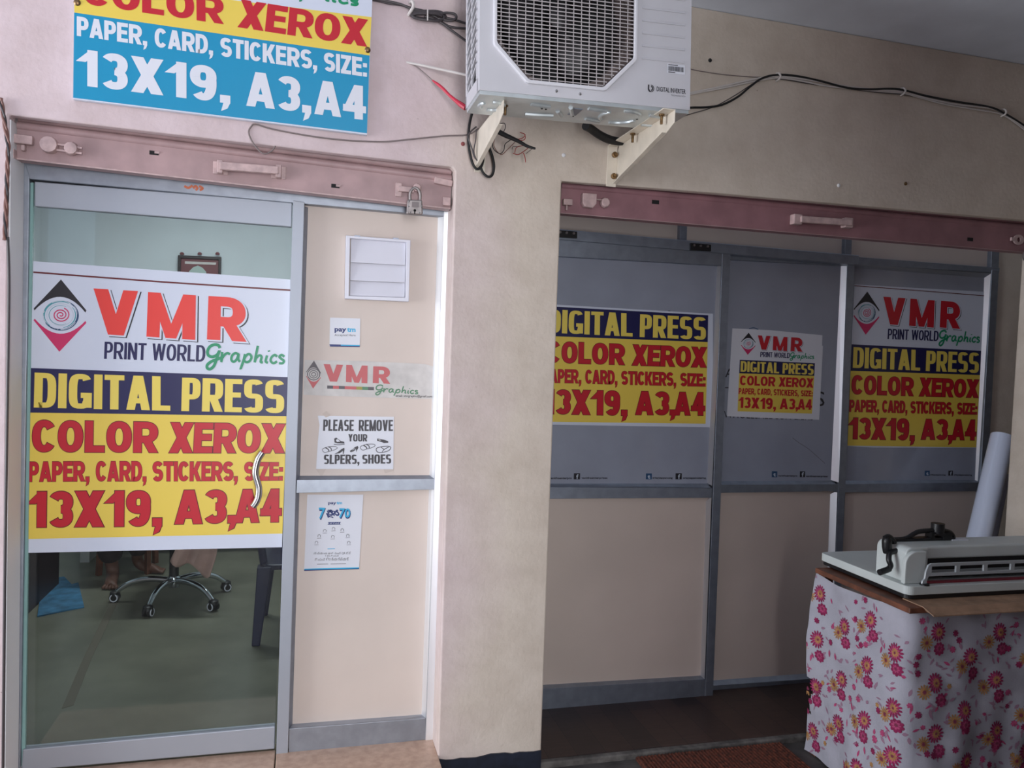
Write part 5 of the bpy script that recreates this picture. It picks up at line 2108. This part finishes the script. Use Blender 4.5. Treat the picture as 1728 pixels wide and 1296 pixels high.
# door mat
b = MB()
mx0, mx1, my0, my1 = 1.42, 2.13, 0.055, -0.42
b.box((mx0, my1, ZG), (mx1, my0, ZG + .012), M_MATR)
k = mx0 + .01
while k < mx1 - .01:
    b.tube([(k, my1 + .005, ZG + .012), (k, my0 - .005, ZG + .012)], .007, M_MATR, 6, True, 0)
    k += .016
tag(b.build('door_mat', smooth=True), 'ribbed reddish brown door mat on the ground before the wooden ledge', 'mat')

# ------------------------------------------------------------------ inside the office
# framed picture
YW = 3.73
pic = empty('framed_picture', at(336, 466, YW), 'small dark framed picture hanging on the office wall above the poster', 'picture')
b = MB()
fo = [(301, 431), (373.5, 434), (372, 500), (299, 497)]
fi = [(306, 436), (369, 439), (368, 495), (304, 492)]
b.holed([[(q.x, q.z) for q in (at(x, y, YW) for x, y in fo)], [(q.x, q.z) for q in (at(x, y, YW) for x, y in fi)]], fx(YW - .02), (0, .035, 0), M_BLACK)
b.build('picture_frame', pic, bevel=0.003)
p = Print(YW - .004)
p.poly([(305, 435), (370, 438), (369, 496), (303, 493)], mat('dark_red_print', (110, 58, 62), 0.5), 0)
p.poly([(312, 441), (365, 443), (364, 447), (312, 445)], M_OLDPAPER, 1)
p.poly([(318, 470), (319, 458), (326, 451), (334, 448), (342, 452), (348, 459), (348, 500), (317, 498)], mat('pale_green_print', (170, 190, 184), 0.5), 1)
p.mb.build('picture_print', pic)
for x in (307, 337, 367):
    b = MB()
    q = at(x, 430, YW - .025)
    b.lathe((q.x, q.y, q.z), (0, 0, 1), [(.014, 0), (.018, .008), (.010, .02)], mat('dried_flower', (120, 70, 74), 0.8), 8)
    b.build('dried_flower', pic)

# office chair
oc = Vector((-0.735, 2.08, ZO))
ch = empty('office_chair', oc, 'swivel office chair on a chrome star base with ringed castors', 'chair')
base_pts = [(-1.055, 2.103), (-0.823, 1.805), (-0.489, 1.859), (-0.455, 2.226), (-0.78, 2.40)]
b = MB()
b.lathe((oc.x, oc.y, ZO + .085), (0, 0, 1), [(.03, 0), (.036, .02), (.036, .06), (.03, .07)], M_CHROME, 18)
b.build('base_hub', ch, smooth=True)
for x, y in base_pts:
    d = Vector((x - oc.x, y - oc.y, 0))
    b = MB()
    P0 = [oc + d * t + Vector((0, 0, z)) for t, z in ((.06, .125), (.35, .135), (.62, .128), (.82, .105), (.95, .075), (1.0, .060))]
    b.tube(P0, [.02, .019, .017, .015, .014], M_CHROME, 10)
    b.build('base_arm', ch, smooth=True)
    dn = d.normalized()
    sd = Vector((-dn.y, dn.x, 0))
    if sd.y > 0:
        sd = -sd
    b = MB()
    c0 = Vector((x, y, ZO + .029)) + dn * .01
    for s_ in (-1, 1):
        b.lathe(c0 + sd * .006 * s_, sd * s_, [(.028, 0), (.028, .016), (.02, .019)], M_BLACK, 18)
    b.lathe(c0 + Vector((0, 0, .012)), (0, 0, 1), [(.03, 0), (.028, .02), (.012, .03)], M_BLACK, 14)
    cs = b.build('castor', ch, smooth=True)
    b = MB()
    f_ = Vector((0.1, -1, 0)).normalized()
    cc = c0 + sd * .0275
    b.lathe(cc, sd, [(.0235, -.004), (.0235, .0), (.017, .0), (.017, -.004)], M_WHITEPL, 20)
    b.lathe(cc, sd, [(.0165, -.004), (.0165, -.0005)], M_BLACK, 20)
    b.build('castor_ring', cs, smooth=True)
b = MB()
b.cyl((oc.x, oc.y, ZO + .14), (oc.x, oc.y, ZO + .40), .028, M_BLACK, 16)
b.build('gas_lift', ch, smooth=True)
b = MB()
b.prism(rrect(oc.x - .24, oc.y - .23, oc.x + .24, oc.y + .25, .07, ZO + .40), (0, 0, .08), M_BLACK)
b.build('seat', ch, bevel=0.02, seg=3)
b = MB()
P0 = [(oc.x - .22, oc.y + .25, ZO + .60), (oc.x + .22, oc.y + .25, ZO + .60), (oc.x + .20, oc.y + .30, ZO + 1.08), (oc.x - .20, oc.y + .30, ZO + 1.08)]
b.prism(P0, (0, .06, 0), M_BLACK)
b.bar((oc.x, oc.y + .20, ZO + .40), (oc.x, oc.y + .32, ZO + .70), .06, .02, M_BLACK)
b.build('backrest', ch, bevel=0.02, seg=3)

# shawl hanging from the chair seat
b = MB()
vs, fs = [], []
for i in range(15):
    for j in range(14):
        u_, v_ = i / 14, j / 13
        x = oc.x + .03 + .22 * u_ + .02 * math.sin(v_ * 4)
        bot = .165 - .03 * math.cos(u_ * 3.2) + .02 * math.sin(u_ * 9)
        z = ZO + .49 - v_ * bot * 1.35
        y = oc.y - .245 - .015 * math.sin(u_ * 14) * (0.3 + v_)
        vs.append((x, y, z))
for i in range(14):
    for j in range(13):
        fs.append((i * 14 + j, i * 14 + j + 1, (i + 1) * 14 + j + 1, (i + 1) * 14 + j))
b.add(vs, fs, M_PINKC)
dr = b.build('pink_shawl', smooth=True)
sm = dr.modifiers.new('solid', 'SOLIDIFY')
sm.thickness = .004
tag(dr, 'dusty pink cloth hanging down from the office chair seat', 'cloth')

# moulded chair
pc = Vector((0.04, 1.50, ZO))
mc = empty('moulded_chair', pc, 'navy moulded plastic chair with tapered legs inside the glass door', 'chair')
for x, y, tx, ty in ((-0.207, 1.266, -0.175, 1.27), (0.28, 1.27, 0.25, 1.29), (-0.19, 1.74, -0.16, 1.70), (0.27, 1.74, 0.24, 1.70)):
    b = MB()
    for k, (a0, a1) in enumerate(((0, 1),)):
        lo, hi = Vector((x, y, ZO)), Vector((tx, ty, ZO + .42))
        sL, sH = .021, .036
        vs = [lo + Vector((-sL, -sL, 0)), lo + Vector((sL, -sL, 0)), lo + Vector((sL, sL, 0)), lo + Vector((-sL, sL, 0)),
              hi + Vector((-sH, -sH, 0)), hi + Vector((sH, -sH, 0)), hi + Vector((sH, sH, 0)), hi + Vector((-sH, sH, 0))]
        b.add(vs, [(0, 3, 2, 1), (4, 5, 6, 7), (0, 1, 5, 4), (1, 2, 6, 5), (2, 3, 7, 6), (3, 0, 4, 7)], M_NAVPL)
    b.build('leg', mc, bevel=0.006)
b = MB()
b.prism(rrect(pc.x - .24, pc.y - .26, pc.x + .24, pc.y + .24, .08, ZO + .40), (0, 0, .03), M_NAVPL)
b.build('seat', mc, bevel=0.01)
b = MB()
P0 = rrect(pc.x - .21, ZO + .43, pc.x + .21, ZO + .84, .09, 0)
b.prism([(x, pc.y + .22 + (z - ZO - .43) * .25, z) for x, z, _ in P0], (0, .02, 0), M_NAVPL)
b.build('backrest', mc, bevel=0.006)
for s_ in (-1, 1):
    b = MB()
    b.tube([(pc.x + s_ * .22, pc.y - .2, ZO + .42), (pc.x + s_ * .25, pc.y - .18, ZO + .60), (pc.x + s_ * .25, pc.y, ZO + .64), (pc.x + s_ * .22, pc.y + .25, ZO + .62)], .02, M_NAVPL, 8)
    b.build('armrest', mc, smooth=True)

# blue rug with ragged edge
b = MB()
q = [atz(63, 1042, ZO), atz(100, 1034, ZO), atz(142, 1026, ZO), atz(132, 985, ZO), atz(121, 988, ZO), atz(108, 975, ZO), atz(72, 980, ZO)]
b.prism([(v.x, v.y, ZO + .001) for v in q], (0, 0, .008), M_BLUE)
tag(b.build('blue_rug'), 'blue cloth rug with a ragged edge on the office floor', 'rug')
b = MB()
q = [atz(190, 1010, ZO), atz(203, 1008, ZO), atz(155, 1110, ZO), atz(124, 1190, ZO), atz(104, 1196, ZO), atz(140, 1112, ZO)]
b.prism([(v.x, v.y, ZO + .0005) for v in q], (0, 0, .0012), M_STRIP)  # thin brown strip laid flat on the floor
tag(b.build('floor_strip'), 'long brown strip on the office floor leading to the chair', 'tape')
# dark cabinet at the office wall
cb = empty('office_cabinet', (-1.70, 2.05, ZO), 'dark cabinet seen through the glass beside the door frame', 'cabinet')
b = MB()
b.box((-1.95, 1.93, ZO), (-1.475, 2.5, ZO + .50), mat('dark_cabinet_laminate', (44, 34, 38), 0.5))
b.build('cabinet_body', cb, bevel=0.004)
b = MB()
b.box((-1.93, 1.915, ZO + .03), (-1.49, 1.931, ZO + .47), mat('dark_cabinet_laminate', (44, 34, 38), 0.5))
cdoor = b.build('cabinet_door', cb, bevel=0.003)
b = MB()
b.box((-1.53, 1.895, ZO + .12), (-1.515, 1.915, ZO + .20), M_STEEL)
b.build('handle', cdoor)
# white low counter along the back
dk = empty('office_desk', (-0.75, 3.25, ZO), 'long pale office desk against the back wall', 'desk')
b = MB()
b.box((-1.5, 3.0, ZO + .70), (0.5, 3.6, ZO + .74), mat('desk_top_laminate', (196, 196, 196), 0.5))
b.build('desk_top', dk, bevel=0.004)
for x in (-1.46, 0.46):
    b = MB()
    b.box((x - .03, 3.03, ZO), (x + .03, 3.57, ZO + .70), mat('desk_side_laminate', (170, 172, 172), 0.5))
    b.build('side_panel', dk)
b = MB()
b.box((-1.43, 3.50, ZO + .2), (0.43, 3.53, ZO + .70), mat('desk_side_laminate', (170, 172, 172), 0.5))
b.build('back_panel', dk)

# stool and the seated person whose bare foot shows under the poster
so = Vector((-1.14, 2.83, ZO))
st = empty('wooden_stool', so, 'plain wooden stool under the seated person in the office', 'stool')
b = MB()
b.prism(rrect(so.x - .18, so.y - .17, so.x + .18, so.y + .17, .03, ZO + .40), (0, 0, .03), M_WOOD)
b.build('seat', st, bevel=0.004)
for sx in (-1, 1):
    for sy in (-1, 1):
        b = MB()
        b.bar((so.x + sx * .15, so.y + sy * .14, ZO), (so.x + sx * .14, so.y + sy * .13, ZO + .40), .03, .03, M_WOOD)
        b.build('leg', st)

ps = empty('person', so, 'person seated behind the poster with one bare foot showing below it', 'person')


def skinned(name, joints, edges, m, root, parent, sub=2):
    me = bpy.data.meshes.new(name)
    me.from_pydata([Vector(j[0]) - ORG[parent.name] for j in joints], edges, [])
    me.materials.append(m)
    o = bpy.data.objects.new(name, me)
    COL.objects.link(o)
    o.parent = parent
    ORG[o.name] = ORG[parent.name].copy()
    sk = o.modifiers.new('skin', 'SKIN')
    sk.use_smooth_shade = True
    for i, j in enumerate(joints):
        r_ = j[1]
        o.data.skin_vertices[0].data[i].radius = (r_, j[2] if len(j) > 2 else r_)
        o.data.skin_vertices[0].data[i].use_root = (i == root)
    ss = o.modifiers.new('sub', 'SUBSURF')
    ss.levels = sub
    ss.render_levels = sub
    return o


zs = ZO + .52
J = [((so.x, so.y, zs), .13, .12),                 # 0 pelvis
     ((so.x, so.y + .01, zs + .20), .125, .11),    # 1 waist
     ((so.x, so.y, zs + .40), .14, .11),           # 2 chest
     ((so.x, so.y - .01, zs + .53), .055),         # 3 neck
     ((so.x, so.y - .03, zs + .62), .075, .085),   # 4 head low
     ((so.x, so.y - .03, zs + .72), .085, .095),   # 5 head
     ((so.x, so.y - .02, zs + .80), .05, .06)]     # 6 crown
E_ = [(0, 1), (1, 2), (2, 3), (3, 4), (4, 5), (5, 6)]


def chain(start, pts):
    k = start
    for pnt in pts:
        J.append(pnt)
        E_.append((k, len(J) - 1))
        k = len(J) - 1
    return k


fa = Vector((-1.150, 2.395, ZO))      # ball of the foot nearest the door
# leg set down in front, foot pointing at the door
lk1 = chain(0, [((so.x - .10, so.y - .10, zs - .01), .09), ((so.x - .09, so.y - .40, zs + .0), .065), ((so.x - .06, so.y - .36, zs - .16), .058), ((fa.x - .02, fa.y + .12, ZO + .10), .042), ((fa.x - .012, fa.y + .10, ZO + .05), .040), ((fa.x, fa.y, ZO + .030), .040, .026)])
for k in range(5):
    chain(lk1, [((fa.x - .034 + .019 * k, fa.y - .035 - (.012 if k in (3, 4) else .004 * k), ZO + .018), .011 if k < 4 else .014), ((fa.x - .036 + .020 * k, fa.y - .056 - (.016 if k in (3, 4) else .004 * k), ZO + .014), .010 if k < 4 else .013)])
# other leg drawn back under the seat, foot turned sideways
fb_ = Vector((-1.02, 2.72, ZO))
lk2 = chain(0, [((so.x + .10, so.y - .10, zs - .01), .09), ((so.x + .14, so.y - .38, zs), .065), ((so.x + .14, so.y - .26, zs - .16), .056), ((fb_.x - .05, fb_.y + .02, ZO + .09), .040), ((fb_.x - .02, fb_.y + .01, ZO + .045), .038), ((fb_.x + .08, fb_.y - .02, ZO + .028), .038, .026)])
for k in range(5):
    chain(lk2, [((fb_.x + .115, fb_.y - .055 + .018 * k, ZO + .017), .010), ((fb_.x + .135, fb_.y - .058 + .019 * k, ZO + .013), .009)])
# arms resting on the thighs
for s_ in (-1, 1):
    w_ = chain(2, [((so.x + s_ * .17, so.y, zs + .42), .055), ((so.x + s_ * .23, so.y - .03, zs + .16), .045), ((so.x + s_ * .16, so.y - .24, zs + .10), .032), ((so.x + s_ * .14, so.y - .31, zs + .085), .038, .020)])
    for k in range(4):
        x0 = so.x + s_ * .14 - .026 + .0175 * k
        chain(w_, [((x0, so.y - .355, zs + .085), .009), ((x0, so.y - .385 - (.008 if k in (1, 2) else 0), zs + .072), .008)])
    chain(w_, [((so.x + s_ * .14 - s_ * .04, so.y - .325, zs + .09), .010), ((so.x + s_ * .14 - s_ * .052, so.y - .345, zs + .085), .009)])
skinned('body', J, E_, M_SKIN, 0, ps)
# face and hair
hc = Vector((so.x, so.y - .03, zs + .69))
b = MB()
b.lathe(hc + Vector((0, .02, -.04)), (0, 0.1, 1), [(.088, 0), (.102, .05), (.100, .10), (.075, .15), (.03, .175)], M_HAIR, 20)
b.build('hair', ps, smooth=True)
for s_ in (-1, 1):
    b = MB()
    b.lathe(hc + Vector((s_ * .034, -.088, .0)), (0, -1, 0), [(.012, 0), (.009, .006), (.002, .008)], M_PAPER, 10)
    b.lathe(hc + Vector((s_ * .034, -.096, .0)), (0, -1, 0), [(.005, 0), (.003, .002)], M_DARK, 8)
    b.build('eye', ps)
b = MB()
b.tube([hc + Vector((0, -.092, .0)), hc + Vector((0, -.112, -.035)), hc + Vector((0, -.095, -.042))], [.008, .014, .010], M_SKIN, 8)
b.build('nose', ps, smooth=True)
b = MB()
b.tube([hc + Vector((-.022, -.085, -.068)), hc + Vector((0, -.093, -.070)), hc + Vector((.022, -.085, -.068))], .006, mat('lips', (126, 74, 66), 0.5), 8)
b.build('mouth', ps, smooth=True)
skinned('trousers', [((so.x, so.y, zs), .15, .135), ((so.x - .10, so.y - .10, zs - .005), .105), ((so.x - .09, so.y - .41, zs + .005), .085), ((so.x - .06, so.y - .37, zs - .17), .085), ((fa.x - .02, fa.y + .12, ZO + .13), .078),
                     ((so.x + .10, so.y - .10, zs - .005), .105), ((so.x + .14, so.y - .39, zs + .005), .085), ((so.x + .14, so.y - .27, zs - .17), .078), ((fb_.x - .05, fb_.y + .02, ZO + .13), .062)],
        [(0, 1), (1, 2), (2, 3), (3, 4), (0, 5), (5, 6), (6, 7), (7, 8)], M_CLOTHD, 0, ps)
skinned('shirt', [((so.x, so.y, zs + .06), .15, .135), ((so.x, so.y + .01, zs + .22), .145, .13), ((so.x, so.y, zs + .41), .155, .125), ((so.x, so.y - .01, zs + .50), .08),
                  ((so.x - .18, so.y, zs + .42), .07), ((so.x - .225, so.y - .025, zs + .24), .062), ((so.x + .18, so.y, zs + .42), .07), ((so.x + .225, so.y - .025, zs + .24), .062)],
        [(0, 1), (1, 2), (2, 3), (2, 4), (4, 5), (2, 6), (6, 7)], M_SHIRT, 0, ps)
